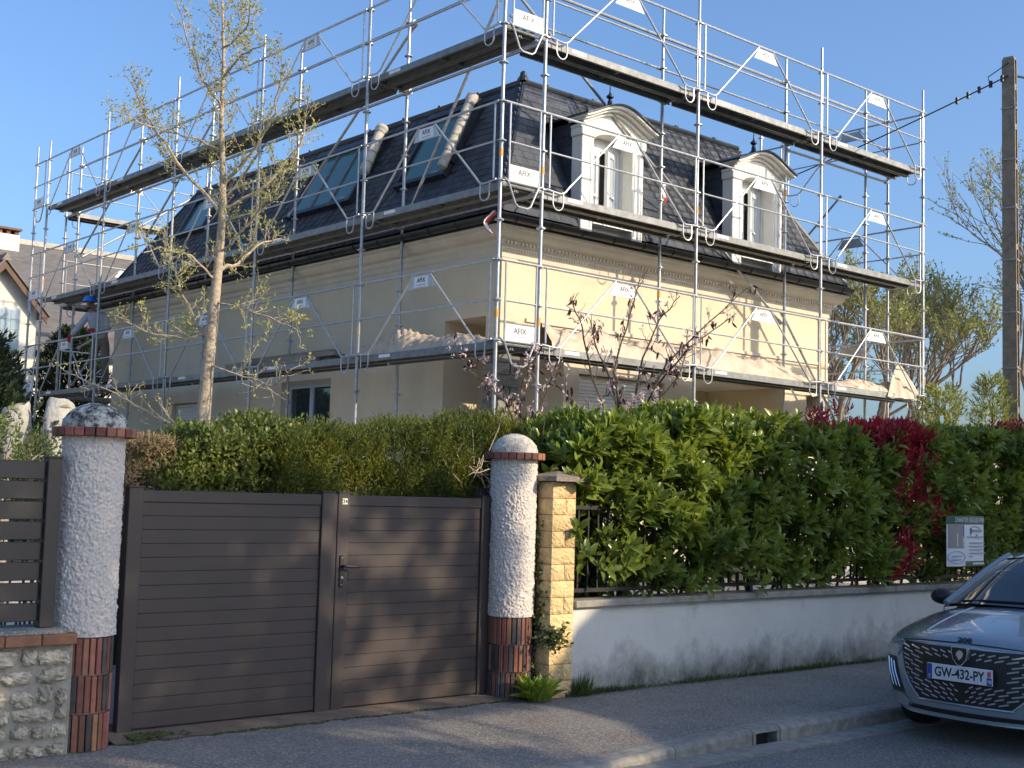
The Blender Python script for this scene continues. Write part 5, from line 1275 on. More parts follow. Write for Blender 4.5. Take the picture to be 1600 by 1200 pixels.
# extra columns on the nose so that it can bow: subdivide by hand
bm = bmesh.new(); bv = [bm.verts.new(v) for v in V]
for f in Fb: bm.faces.new([bv[i] for i in f])
bm.normal_update()
bmesh.ops.recalc_face_normals(bm, faces=bm.faces)
nose = [f for f in bm.faces if all(v.co.x < .36 and abs(v.co.x-.34*(abs(v.co.y)/.87)**2.6) < 1e-4 for v in f.verts)]
ed = [e for e in {e for f in nose for e in f.edges} if abs(e.verts[0].co.y-e.verts[1].co.y) > .5]
bmesh.ops.subdivide_edges(bm, edges=ed, cuts=7, use_grid_fill=True)
for v in bm.verts:
    if v.co.x < .36 and .2 < v.co.z < .78 and abs(v.co.y) < .7:
        k = min(1, (.785-v.co.z)/.08)
        if v.co.x < .36 and any(f.is_valid for f in v.link_faces) and abs(v.co.y) < .745:
            t = .34*(abs(v.co.y)/.87)**2.6
            if v.co.x > t-.001 and v.co.x < .3 and v.co.z < .77: v.co.x = t-.015*math.sin(max(0,(v.co.z-.2)/.58)*math.pi)
bme = bpy.data.meshes.new('body'); bm.to_mesh(bme); bm.free(); bme.materials.append(Mt['paint']); bme.shade_smooth()
body = put('body', bme, car, (CX,CY,CZ)); ss = body.modifiers.new('smooth', 'SUBSURF'); ss.levels = 2; ss.render_levels = 2
from mathutils.bvhtree import BVHTree
bpy.context.view_layer.update()
dg = bpy.context.evaluated_depsgraph_get(); tmp = bpy.data.meshes.new_from_object(body.evaluated_get(dg))
tree_ = BVHTree.FromPolygons([v.co.copy() for v in tmp.vertices], [tuple(p.vertices) for p in tmp.polygons]); bpy.data.meshes.remove(tmp)
def onf(y, z, off=.004):
    h = tree_.ray_cast(Vector((-2, y, z)), Vector((1, 0, 0)))
    if h[0] is None: return Vector(W(.35, y, z))
    p = h[0]+h[1]*off if h[1].x < 0 else h[0]-h[1]*off
    return Vector(W(*p))
def ont(x, y, off=.004):
    h = tree_.ray_cast(Vector((x, y, 3)), Vector((0, 0, -1)))
    p = h[0]+h[1]*off
    return Vector(W(*p))
def patch(name, poly, mt, parent, off=.004, thick=0, nseg=10):
    """poly given as rows [(z, y0, y1), ...]; drapes a grid onto the nose"""
    V = []; F = []
    for z, y0, y1 in poly:
        for k in range(nseg+1): V.append(onf(y0+(y1-y0)*k/nseg, z, off))
    for i in range(len(poly)-1):
        for k in range(nseg): a = i*(nseg+1)+k; F.append((a, a+1, a+nseg+2, a+nseg+1))
    return MB().add(V, F).build(name, mt, parent, smooth=True)
def gw_(z): return np.interp(z, [.33,.40,.50,.62,.70,.735], [.37,.45,.52,.56,.57,.53])
rows = [(z, -float(gw_(z)), float(gw_(z))) for z in np.linspace(.33,.735,12)]
gr = patch('grille', rows, Mt['plastic'], car, .005, nseg=26)
# rim round the grille
rim = [onf(-float(gw_(z)), z, .009) for z in np.linspace(.725,.33,10)]+[onf(y, .325, .009) for y in np.linspace(-.38,.38,9)]+[onf(float(gw_(z)), z, .009) for z in np.linspace(.33,.725,10)]
MB().path(rim, .009, 6).build('grille_rim', Mt['paint'], gr, smooth=True)
z = .355; r = 0
while z < .725:
    y = .03+(.03 if r % 2 else 0); wmax = float(gw_(z))-.02
    while y < wmax:
        L = .020+.105*(y/.6); y1 = min(y+L, wmax)
        if y1-y > .015:
            for s in (-1, 1):
                if not (abs(z-.555) < .075 and y < .285) and not (.60 < z < .72 and y < .075):
                    a, b = onf(s*y, z-.006, .012), onf(s*y1, z+.004+.10*(y1-y), .012)
                    a2, b2 = onf(s*y, z+.005, .014), onf(s*y1, z+.016+.10*(y1-y), .014)
                    n_ = Vector((.012,0,0))
                    MB().add([a,b,b2,a2,a+n_,b+n_,b2+n_,a2+n_],[(0,1,2,3),(7,6,5,4),(0,4,5,1),(1,5,6,2),(2,6,7,3),(3,7,4,0)]).build('grille_dash', Mt['chrome'], gr)
        y = y1+.022
    z += .034; r += 1
# bonnet shut line and badge
MB().path([onf(y, .772-.05*(abs(y)/.7)**2.2, .001) for y in np.linspace(-.70,.70,25)], .0045, 5).build('bonnet_gap', Mt['plastic'], car)
for s in (-1, 1):
    MB().path([ont(x, s*(.73+.05*min(1,(x-.25)/.6)), .0005) for x in np.linspace(.30,1.0,14)], .004, 5).build('bonnet_gap', Mt['plastic'], car)
    MB().path([ont(x, s*(.40+.08*(x-.25)), -.004) for x in np.linspace(.16,1.0,14)], .012, 6).build('bonnet_crease', Mt['paint'], car, smooth=True)
    # headlamp with three claw lights and lower corner
    rows = [(.605,s*.63,s*.78),(.64,s*.605,s*.80),(.68,s*.585,s*.80),(.715,s*.57,s*.775),(.74,s*.56,s*.72)]
    hl = patch('headlight', rows, Mt['lampglass'], car, .006, nseg=8)
    for q in (.645,.715): 
        c = onf(s*q, .675, .010); MB().tube(c, c+Vector((-.006,0,0)), .022, 14).build('lens', Mt['chrome'], hl)
    MB().path([onf(s*y, zz, .012) for y, zz in ((.57,.735),(.64,.715),(.72,.695),(.785,.65))], .006, 6).build('light_strip', Mt['chrome'], hl)
    cl = patch('claw_panel', [(.34,s*.53,s*.70),(.42,s*.585,s*.755),(.52,s*.63,s*.785),(.595,s*.655,s*.79)], Mt['plastic'], car, .005, nseg=6)
    for k in range(3):
        MB().path([onf(s*(.755-.042*k), .585-.012*k, .012), onf(s*(.735-.045*k), .48, .012), onf(s*(.675-.045*k), .375, .012)], [.008,.008,.005], 6).build('claw_light', Mt['chrome'], cl, smooth=True)
    patch('bumper_corner', [(.245,s*.50,s*.66),(.29,s*.47,s*.74),(.33,s*.56,s*.755)], mat('satin_silver',(.42,.44,.46),rough=.35,metal=.6), car, .008, nseg=8)
patch('lower_lip', [(.205,-.52,.52),(.25,-.48,.48),(.275,-.45,.45)], Mt['plastic'], car, .006, nseg=16)
# plate
pz0, pz1 = .495, .610
np_ = MB().box(W(-.055,-.26,pz0), W(-.043,.26,pz1)).build('number_plate', mat('plate_white',(.74,.75,.76),rough=.4), car, bevel=.003)
Mt['plateblue'] = flat('plate_blue', (.03,.07,.32), .4)
MB().box(W(-.0565,.217,pz0+.004), W(-.0552,.256,pz1-.004)).build('blue_band', Mt['plateblue'], np_)
MB().box(W(-.0565,-.256,pz0+.004), W(-.0552,-.217,(pz0+pz1)/2)).build('blue_band', Mt['plateblue'], np_)
MB().box(W(-.0565,-.250,(pz0+pz1)/2+.006), W(-.0552,-.222,pz1-.014)).build('region_mark', flat('region_red',(.55,.10,.12),.5), np_)
WR = (math.pi/2, 0, -math.pi/2)
o = put('lettering', text_mesh('GW-432-PY', .098, Mt['ink'], .0006, .0022), np_, W(-.0560,0,(pz0+pz1)/2-.002), WR, (.80,1,1))
o = put('lettering', text_mesh('F', .034, Mt['sticker'], .0004), np_, W(-.0572,.237,pz0+.022), WR)
o = put('lettering', text_mesh('78', .034, Mt['sticker'], .0004), np_, W(-.0572,-.236,pz0+.028), WR)
MB().box(W(-.045,-.23,pz0+.01), W(.02,.23,pz1-.01)).build('plate_holder', Mt['plastic'], car)
# shield emblem
sh = [(u*1.18, v*1.1) for u, v in [(-.052,.055),(.052,.055),(.056,.02),(.045,-.03),(.02,-.062),(0,-.075),(-.02,-.062),(-.045,-.03),(-.056,.02)]]
ez = .69
em = MB().prism(sh, lambda u, v, w_: W(-.040+w_, u, ez+v), -.010, .03).build('emblem', Mt['chrome'], car)
MB().prism([(u*.90, v*.90-.001) for u, v in sh], lambda u, v, w_: W(-.0515+w_, u, ez+v), -.001, .001).build('emblem_field', Mt['plastic'], em)
lion = [(-.004,.036),(.016,.034),(.030,.020),(.034,.004),(.026,.002),(.030,-.008),(.020,-.012),(.022,-.022),(.010,-.022),(.002,-.038),(-.012,-.030),(-.006,-.014),(-.020,-.020),(-.016,-.004),(-.030,-.006),(-.020,.010),(-.028,.018),(-.014,.022)]
MB().prism(lion, lambda u, v, w_: W(-.0535+w_, -u, ez+v), -.0008, .0008).build('emblem_head', Mt['chrome'], em)
o = put('lettering', text_mesh('208', .05, Mt['ink'], .002, .0015), car, onf(0,.79,.006), (math.radians(60),0,-math.pi/2), (1.5,1,1))
# greenhouse
RP = [(.98,.985),(1.2,1.10),(1.45,1.235),(1.68,1.345),(1.80,1.385),(2.0,1.415),(2.3,1.43),(2.8,1.42),(3.25,1.385),(3.45,1.35),(3.65,1.20),(3.85,1.0)]
def rz(x): return float(np.interp(x, [p[0] for p in RP], [p[1] for p in RP]))
def cab(off, xs_, k0=0, k1=99):
    V = []; F = []; sec = None
    for x_ in xs_:
        zr = rz(x_); bow = .16*max(0,(1.9-x_)/1.0)
        wr = .815-.235*(zr-.95)/.47
        pts = [(.815,.93),(.815-.235*((zr-.06)-.95)/.47 if zr > 1.05 else .81, max(zr-.06,.935)),(wr-.045,zr-.018),(wr*.6,zr+.004),(0,zr+.012)]
        full = pts+[(-y, z) for y, z in reversed(pts[:-1])]
        V += [W(x_+bow*(abs(y)/.8)**2.2, y*(1+off), z+off*1.2) for y, z in full[k0:k1]]
    n_ = len(V)//len(xs_)
    F = [(i*n_+j,i*n_+j+1,(i+1)*n_+j+1,(i+1)*n_+j) for i in range(len(xs_)-1) for j in range(n_-1)]
    return MB().add(V, F)
Mt['carglass'] = flat('car_glass', (.012,.017,.02), .02, 0, 1.0)
xg = [p[0] for p in RP]
gh = cab(0, sorted(set(xg+[1.1,1.32,1.57,2.5,3.0,3.55]))).build('windows', Mt['carglass'], car, smooth=True)
roof_c = cab(.006, [1.72,1.80,2.0,2.3,2.8,3.25,3.42], 1, 8).build('roof', Mt['paint'], car, smooth=True)
for s in (-1, 1):
    def edge(x_, k):
        zr = rz(x_); bow = .16*max(0,(1.9-x_)/1.0); wr = .815-.235*(zr-.95)/.47; y = wr-.02; return W(x_+bow*(abs(y)/.8)**2.2, s*y, zr-.022)
    MB().path([edge(x_,0) for x_ in (.98,1.1,1.2,1.32,1.45,1.57,1.68,1.8)], [.034]*8, 8).build('pillar', Mt['paint'], car, smooth=True)
    MB().path([edge(x_,0) for x_ in (3.3,3.45,3.65,3.85)], [.05]*4, 8).build('pillar', Mt['paint'], car, smooth=True)
    # mirror
    c = Vector(W(1.32, s*.93, .985)); mr = MB(); V = []
    for i in range(7):
        t = math.pi*i/6
        for k in range(12):
            a = 2*math.pi*k/12; V.append(c+Vector((-.09*math.cos(t)*.9, s*(-.0)+.105*math.sin(t)*math.cos(a), .07*math.sin(t)*math.sin(a)+.02)))
    mr.add(V, [(i*12+k,i*12+(k+1)%12,(i+1)*12+(k+1)%12,(i+1)*12+k) for i in range(6) for k in range(12)])
    mi = mr.build('mirror', Mt['plastic'], car, smooth=True)
    MB().tube(c+Vector((0,-s*.12,-.03)), c+Vector((0,-s*.02,0)), .02, 8).build('mirror_arm', Mt['plastic'], mi)
    for wx in (.83, 3.37):
        wc = Vector(W(wx, s*.80, .315)); wl = MB(); pr = [(.19,-.09),(.29,-.10),(.315,-.075),(.318,0),(.315,.075),(.29,.10),(.19,.09)]
        V = []
        for r_, o_ in pr:
            for k in range(28): a = 2*math.pi*k/28; V.append(wc+Vector((r_*math.cos(a), o_*.85, r_*math.sin(a))))
        wl.add(V, [(i*28+k,i*28+(k+1)%28,(i+1)*28+(k+1)%28,(i+1)*28+k) for i in range(6) for k in range(28)])
        ty = wl.build('tyre', Mt['tyre'], car, smooth=True)
        rm = MB(); rm.tube(wc+Vector((0,s*.055,0)), wc+Vector((0,s*.06,0)), .195, 28)
        for k in range(5):
            a = 2*math.pi*k/5; d = Vector((math.cos(a),0,math.sin(a))); rm.tube(wc+Vector((0,s*.075,0))+d*.03, wc+Vector((0,s*.07,0))+d*.20, .026, 6, .018)
        rm.build('rim', Mt['chrome'], ty)
        MB().path([W(wx+.36*math.cos(a), s*.868, .315+.36*math.sin(a)) for a in [math.pi*i/14 for i in range(15)]], .028, 6).build('wheel_arch', Mt['plastic'], car)
    MB().box(W(1.25,s*.874 if s > 0 else -.880,.60), W(1.256,s*.880 if s > 0 else -.874,.92)).build('door_gap', Mt['plastic'], car)
dsh = MB().box(W(1.15,-.7,.9), W(1.5,.7,.965)).build('dashboard', Mt['plastic'], car)
MB().path([W(1.02,-.55,1.03),W(1.05,-.1,1.022),W(1.06,.1,1.02)], .008, 5).build('wiper', Mt['plastic'], car)
MB().path([W(1.03,.02,1.03),W(1.06,.4,1.02),W(1.1,.62,1.0)], .008, 5).build('wiper', Mt['plastic'], car)
# ------------------------------------------------------------ site sign
sg = thing('site_sign', 'white and green building-site sign board tied to the hedge railing', 'sign', (3.2,-4.45,1.0))
SX0, SX1, SZ0, SZ1 = 2.90, 3.70, 1.0, 1.56; SY = -4.40
def sgn(u, v, d): # u 0..1 across, v 0..1 up; slight bow
    x = SX0+(SX1-SX0)*u; return (x, SY+.03*(u-.5)**2*4-.0-d, SZ0+(SZ1-SZ0)*v)
def sheet(name, u0, u1, v0, v1, d, mt, parent, n_=8):
    V = []; F = []
    for i in range(n_+1):
        u = u0+(u1-u0)*i/n_; V += [sgn(u,v0,d), sgn(u,v1,d), sgn(u,v0,d-.003), sgn(u,v1,d-.003)]
    for i in range(n_):
        a, b = 4*i, 4*i+4; F += [(a,b,b+1,a+1),(a+2,a+3,b+3,b+2),(a,a+2,b+2,b),(a+1,b+1,b+3,a+3)]
    F += [(0,1,3,2),(4*n_,4*n_+2,4*n_+3,4*n_+1)]
    return MB().add(V,F).build(name, mt, parent)
Mt['signwhite'] = mat('sign_white', (.74,.76,.80), (.70,.72,.77), rough=.4, nscale=3)
Mt['signgreen'] = flat('sign_green', (.015,.10,.065), .4)
bd = sheet('board', 0, 1, 0, 1, 0, Mt['signwhite'], sg)
sheet('green_band', 0, 1, .83, 1, .0036, Mt['signgreen'], sg)
sheet('green_band', .44, 1, 0, .10, .0036, Mt['signgreen'], sg)
ph_ = sheet('photo_print', .03, .40, .36, .82, .0036, flat('photo_grey',(.30,.28,.25),.5), sg)
Pt = lambda u, v, d: sgn(u, v, d)
MB().add([Pt(.20,.82,.0042),Pt(.40,.60,.0042),Pt(.40,.82,.0042)],[(0,1,2)]).build('photo_sky', flat('photo_blue',(.03,.12,.55),.5), ph_)
MB().add([Pt(.22,.66,.0042),Pt(.22,.40,.0042),Pt(.40,.40,.0042),Pt(.40,.55,.0042)],[(0,1,2,3)]).build('photo_facade', flat('photo_cream',(.62,.60,.48),.5), ph_)
for k in range(4): MB().add([Pt(.245+.04*k,.42,.0047),Pt(.262+.04*k,.42,.0047),Pt(.262+.04*k,.58-.03*k,.0047),Pt(.245+.04*k,.59-.03*k,.0047)],[(0,1,2,3)]).build('photo_window', Mt['inkgrey'], ph_)
RX = (math.pi/2,0,0)
put('lettering', text_mesh('CHANTIER RÉALISÉ PAR', .072, Mt['sticker'], .0005), sg, sgn(.54,.915,.006), RX, (.82,1,1))
MB().box((sgn(.60,0,0)[0],SY-.006,sgn(0,.685,0)[2]),(sgn(.88,0,0)[0],SY-.004,sgn(0,.73,0)[2])).build('text_line', Mt['inkgrey'], sg)
MB().path([sgn(.56,.66,.005),sgn(.58,.76,.005),sgn(.64,.79,.005),sgn(.74,.79,.005),sgn(.86,.75,.005)], .004, 4).build('logo_swoosh', Mt['inkgrey'], sg)
MB().add([sgn(.555,.75,.005),sgn(.575,.63,.005),sgn(.60,.64,.005),sgn(.60,.76,.005),sgn(.63,.79,.005)],[(0,1,2,3,4)]).build('logo_mark', Mt['ink'], sg)
MB().box((sgn(.46,.575,.0044)[0],SY-.0052,sgn(0,.567,0)[2]),(sgn(.93,.575,.0044)[0],SY-.0042,sgn(0,.592,0)[2])).build('text_line', Mt['inkgrey'], sg)
for k in range(5):
    z = sgn(0,.46-.068*k,0)[2]; x0 = sgn(.53,0,0)[0]; x1 = sgn((.95,.96,.92,.97,.62)[k],0,0)[0]
    MB().box((x0,SY-.0055,z-.006),(x1,SY-.0040,z+.006)).build('text_line', Mt['inkgrey'], sg)
MB().path([sgn(.22+.20*math.cos(a),.18+.12*math.sin(a),.005) for a in [6.2832*i/24 for i in range(25)]], .003, 4).build('oval_outline', Mt['inkgrey'], sg)
for k in (0,1): MB().box((sgn(.10,0,0)[0],SY-.0055+.012,sgn(0,.20-.07*k,0)[2]-.005),(sgn(.34,0,0)[0],SY-.0040+.006,sgn(0,.20-.07*k,0)[2]+.005)).build('text_line', Mt['inkgrey'], sg)
MB().box((sgn(.62,0,0)[0],SY-.0075,sgn(0,.035,0)[2]),(sgn(.93,0,0)[0],SY-.0045,sgn(0,.068,0)[2])).build('text_line', Mt['sticker'], sg)
for u in (.08,.92): MB().tube(sgn(u,.95,.004), (sgn(u,.95,0)[0],-4.02,sgn(u,.95,0)[2]), .004, 5).build('tie', Mt['black'], sg)
# ------------------------------------------------------------ utility pole and cable
pl = thing('utility_pole', 'tall concrete utility pole with recessed web, carrying a black cable', 'utility pole', (8.12,-2.42,.3))
PX, PY, PH = 8.12, -2.42, 8.51
ang = math.radians(78)
def pc(a, b, z):   # pole local to world
    return (PX+a*math.cos(-ang)-b*math.sin(-ang), PY+a*math.sin(-ang)+b*math.cos(-ang), z)
Mt['pole'] = mat('pole_concrete', (.30,.25,.19), (.19,.16,.12), rough=.95, nscale=10, bump=.4, bscale=70)
def pbox(m, a0, a1, b0, b1, z0, z1, t0=1, t1=1):
    V = [pc(a*t,b*t,z) for z, t in ((z0,t0),(z1,t1)) for a, b in ((a0,b0),(a1,b0),(a1,b1),(a0,b1))]
    return m.add(V,[(3,2,1,0),(4,5,6,7),(0,1,5,4),(1,2,6,5),(2,3,7,6),(3,0,4,7)])
tpr = lambda z: (1.25-.25*(z-.3)/(PH-.3))*.79
pbox(MB(),-.115,.03,-.09,.09,.3,PH,tpr(.3),tpr(PH)).build('shaft', Mt['pole'], pl)
for b0, b1 in ((-.09,-.055),(.055,.09)): pbox(MB(),.0301,.12,b0,b1,.3,PH,tpr(.3),tpr(PH)).build('flange', Mt['pole'], pl)
z = .6
while z < PH-.3:
    pbox(MB(),.0302,.112,-.0545,.0545,z,z+.09,tpr(z),tpr(z)).build('web_rung', Mt['pole'], pl); z += .62
pbox(MB(),-.11,.118,-.088,.088,PH+.001,PH+.05,tpr(PH),tpr(PH)*.8).build('head', Mt['pole'], pl)
for z in (7.75,6.95,6.2,5.4,4.6,3.75):
    k = tpr(z)*1.03; mm = MB(); mm.path([pc(a*k,b*k,z) for a,b in ((-.118,-.095),(.124,-.095),(.124,.095),(-.118,.095),(-.118,-.095))], .012, 6); mm.build('steel_band', Mt['galv'], pl)
cb = thing('overhead_cable', 'black twisted overhead cable strung from the concrete pole towards the scaffold', 'cable', (8.1,-2.4,8.2))
A = Vector((8.0,-2.48,8.24)); B = Vector((9.2,9.0,8.1)); pts = []
B = Vector((8.3,5.2,6.9))
for i in range(25):
    t = i/24; p = A.lerp(B,t); p.z -= .22*4*t*(1-t)*.5; pts.append(p)
MB().path(pts, .011, 6).build('span', Mt['plastic'], cb)
A2 = Vector((8.22,-2.5,8.27)); B2 = Vector((16,-7.5,8.3)); MB().path([A2.lerp(B2,i/12)-Vector((0,0,.3*4*(i/12)*(1-i/12))) for i in range(13)], .017, 6).build('span', Mt['plastic'], cb)
for i in range(5): 
    p = pts[0].lerp(pts[3], .12+.2*i); MB().tube(p+Vector((0,0,-.05)), p+Vector((0,0,.05)), .028, 6).build('clamp', Mt['plastic'], cb)
MB().path([pts[1]+Vector((0,0,.0)), pts[1]+Vector((-.02,.02,.12)), pts[0]+Vector((.0,0,.2)), Vector((8.1,-2.5,8.4))], .009, 6).build('jumper', Mt['plastic'], cb)
# ------------------------------------------------------------ tarps, boards, sacks, ribbons on the scaffold
def tarp(name, label, path, w0, hts, seed, mt='tarp', cat='tarpaulin', group=None):
    """crumpled sheet heaped along a line: path of (x,y), ridge heights"""
    t = thing(name, label, cat, (path[0][0],path[0][1],Z0-.08), group); rg = np.random.default_rng(seed)
    n_, k = 110, 21; V = []; ph = rg.random(12)*6.28
    L = [math.dist(path[i],path[i+1]) for i in range(len(path)-1)]; cum = np.concatenate([[0],np.cumsum(L)])
    for i in range(n_):
        s = cum[-1]*i/(n_-1); x = np.interp(s,cum,[p[0] for p in path]); y = np.interp(s,cum,[p[1] for p in path]); h = np.interp(s,cum,hts)
        dx = np.interp(s+.05,cum,[p[0] for p in path])-np.interp(s-.05,cum,[p[0] for p in path]); dy = np.interp(s+.05,cum,[p[1] for p in path])-np.interp(s-.05,cum,[p[1] for p in path]); q = math.hypot(dx,dy) or 1
        nx_, ny_ = -dy/q, dx/q
        for j in range(k):
            v = -1+2*j/(k-1); c = max(0,math.cos(v*math.pi/2))**.7
            wr = .034*(.5-abs(math.sin(s*5+v*2.5+ph[0]+.8*math.sin(s*3+v*4))))+.024*(.5-abs(math.sin(s*9-v*4+ph[1]+.6*math.sin(v*5+s*2))))+.014*(.5-abs(math.sin(s*19+v*9+ph[2])))+.006*math.sin(s*43+v*17+ph[3])+.002*rg.normal()
            o = w0*v*(1+.10*math.sin(s*6+ph[4]))
            V.append((x+nx_*o+.01*rg.normal(), y+ny_*o+.01*rg.normal(), Z0+.002+max(0,h*c*(1+.18*math.sin(s*5+ph[5]))+wr*min(1,c*1.6)*min(1.4,h/.2))))
    F = [(i*k+j,(i+1)*k+j,(i+1)*k+j+1,i*k+j+1) for i in range(n_-1) for j in range(k-1)]
    put('sheet', npmesh('sheet', np.array(V), np.array(F), Mt[mt], True), t)
    return t
tarp('dust_sheet','crumpled beige dust sheet heaped along the lowest deck before the sunlit wall',[(1.0,.34),(2.2,.36),(3.6,.34),(5.0,.36),(6.5,.34)],.27,[.34,.32,.27,.35,.18],3)
tarp('dust_sheet','pale dust sheet draped at the far right end of the lowest deck',[(6.95,.34),(8.2,.36),(9.1,.34),(9.55,.34)],.30,[.06,.18,.20,.12],4)
tarp('dust_sheet','grey-beige dust sheet heap on the lowest deck of the shaded side',[(.34,3.4),(.36,2.5),(.34,1.6),(.34,.4)],.27,[.16,.33,.22,.10],5)
tt = thing('hung_sheet', 'pale sheet hung to a peak on the rail beside the outermost scaffold corner', 'tarpaulin', (9.2,.1,Z0-.08)); V = []; nn = 15
for i in range(22):
    t = i/21
    for j in range(nn):
        v = -1+2*j/(nn-1); wx = .06+.50*t**.8; fold = .05*math.sin(v*11+2)*t
        V.append((9.15+v*wx+.02*math.sin(j*2.2)*t, .12-.16*t+fold+.05*abs(v)*t, Z0+.50-.58*t+.03*math.cos(v*9)*t*0))
F = [(i*nn+j,(i+1)*nn+j,(i+1)*nn+j+1,i*nn+j+1) for i in range(21) for j in range(nn-1)]
put('sheet', npmesh('sheet', np.array(V), np.array(F), Mt['tarp'], True), tt)
V = []
for i in range(14):
    t = i/13
    for j in range(7):
        v = -1+2*j/6; V.append((7.45+v*(.22-.14*t)+.02*math.sin(j*3), .66+.05*math.sin(v*7+t*3), Z0-.12-.62*t+.08*abs(v)*t))
put('flap', npmesh('flap', np.array(V), np.array([(i*7+j,(i+1)*7+j,(i+1)*7+j+1,i*7+j+1) for i in range(13) for j in range(6)]), Mt['tarp'], True), tt)
bk = thing('board_stack', 'stack of grey timber boards lying along the lowest deck of the shaded side', 'boards', (.2,5.0,Z0-.08))
for k in range(5):
    y0 = 3.7+rnd.uniform(0,.5); y1 = 6.7+rnd.uniform(-.3,.6); x0 = .05+.10*(k % 3); z0 = Z0+.0+.062*(k//2)+.002
    MB().box((x0+.01*k,y0,z0),(x0+.12+.01*k,y1,z0+.055)).build('board', Mt['wood'], bk)
for (nm, lb, p, d) in (('warning_ribbon','red and white plastic ribbon tied to the near corner post under the second deck',(-.03,.06,Z0+1.62),(-.06,.10)),('warning_ribbon','short faded red ribbon on the inner post between the dormers',(3.68,.62,Z0+2.75),(-.05,-.04))):
    t = thing(nm, lb, 'ribbon', p, 'ribbons on the scaffold'); 
    for c, (mt_, o) in enumerate(((flat('ribbon_white',(.75,.74,.72),.5),0),(flat('ribbon_red',(.55,.03,.03),.5),.016))):
        V = []
        for i in range(10):
            s = i/9; x = p[0]+d[0]*math.sin(s*3)+.01*math.sin(s*9+c)+o; y = p[1]+d[1]*math.sin(s*2.6); z = p[2]-.27*s-.02*c
            V += [(x-.02,y,z),(x+.024,y-.012,z+.012*math.sin(s*12))]
        put('strip', npmesh('strip', np.array(V), np.array([(2*i,2*i+2,2*i+3,2*i+1) for i in range(9)]), mt_, True), t)
# sacks hung by the far end
Mt['sack'] = mat('woven_sack', (.44,.43,.40), (.30,.29,.27), rough=.8, nscale=7, bump=.5, bscale=25, bdist=.03)
def sack(c, w_, h, lb, mk):
    t = thing('rubble_sack', lb, 'sack', c, 'sacks behind the fence'); V = []; n_ = 28; m_ = 18; ph = rnd.random()*6
    for i in range(m_):
        s = i/(m_-1); r = w_*(.62+.48*math.sin(min(1,s*1.15)*math.pi*.75))*(1-.18*s)
        if s > .97: r *= .9
        for k in range(n_):
            a = 6.2832*k/n_; q = r*(1+.09*math.sin(3*a+ph+s*3)+.06*math.sin(5*a-ph+s*6)); V.append((c[0]+q*math.cos(a)+.06*s*math.sin(ph), c[1]+q*.8*math.sin(a), c[2]+h*(s-.10*s*s*math.cos(a-ph)*.8+.015*math.sin(4*a+ph)*s)))
    F = [(i*n_+k,i*n_+(k+1)%n_,(i+1)*n_+(k+1)%n_,(i+1)*n_+k) for i in range(m_-1) for k in range(n_)]
    b = put('bag', npmesh('bag', np.array(V), np.array(F), Mt['sack'], True), t)
    MB().lathe([(w_*.72,0),(w_*.6,.03),(w_*.3,.05)], (c[0]+.06*.9*math.sin(ph),c[1],c[2]+h*.9), 14).build('rubble_fill', Mt['soil'], t)
    if mk:
        for k in range(7):
            a = -2.2+rnd.uniform(-.25,.25); z = c[2]+h*rnd.uniform(.45,.68); rr = w_*1.13
            p = Vector((c[0]+rr*math.cos(a), c[1]+rr*.8*math.sin(a), z)); MB().path([p, p+Vector((rnd.gauss(0,.03),-.004,rnd.gauss(0,.05)))], .012, 5).build('print_mark', Mt['ink'], b)
stp = thing('sack_stand', 'low timber stand carrying the sacks, hidden behind the shrub', 'stand', (-5.05,1.4,.35))
MB().box((-5.5,1.0,1.86),(-4.6,1.9,1.92)).build('top', Mt['wood'], stp)
for x, y in ((-5.45,1.05),(-4.65,1.05),(-5.45,1.85),(-4.65,1.85)): MB().box((x-.04,y-.04,.35),(x+.04,y+.04,1.859)).build('leg', Mt['wood'], stp)
sack((-5.20,1.55,1.922), .17, .52, 'crumpled grey sack leaning next to the printed white sack', False)
sack((-4.90,1.25,1.922), .17, .56, 'open white sack with black print on its front', True)
# ------------------------------------------------------------ worker
wb = Vector((.24,12.62,Z0-.003))
wk = thing('person', 'worker in blue helmet, grey hoodie and red gloves leaning over the lowest rail', 'person', wb)
ea = Vector((.754,-.656,0)); et = Vector((-.656,-.754,0))
def J(a, t, z): return wb+ea*a+et*t+Vector((0,0,z))
def skin(name, pts, edges, rad, mt, parent, root=0, sub=2):
    me = bpy.data.meshes.new(name); me.from_pydata([tuple(p) for p in pts], edges, []); o = put(name, me, parent)
    md = o.modifiers.new('skin', 'SKIN'); md.use_smooth_shade = True
    sv = me.skin_vertices[0].data
    for i, r in enumerate(rad): sv[i].radius = (r if isinstance(r, tuple) else (r, r)); sv[i].use_root = (i == root)
    s2 = o.modifiers.new('sub', 'SUBSURF'); s2.levels = sub; s2.render_levels = sub
    me.materials.append(mt); return o
B_ = dict(pel=J(.10,0,.93), wai=J(.07,.02,1.10), che=J(.01,.05,1.33), nec=J(-.05,.09,1.50), hea=J(-.09,.14,1.60), top=J(-.10,.15,1.72),
  sr=J(-.17,.08,1.43), er=J(-.31,.14,1.19), hr=J(-.41,.24,1.01), sl=J(.18,.05,1.43), el=J(.27,.10,1.17), hl=J(.06,.27,1.13),
  hpr=J(.01,0,.90), kr=J(-.03,.06,.50), ar=J(0,-.02,.09), fr=J(-.02,.14,.04), hpl=J(.19,0,.90), kl=J(.22,.05,.50), al=J(.24,-.03,.09), fl=J(.25,.13,.04))
K_ = list(B_); ix = {k: i for i, k in enumerate(K_)}
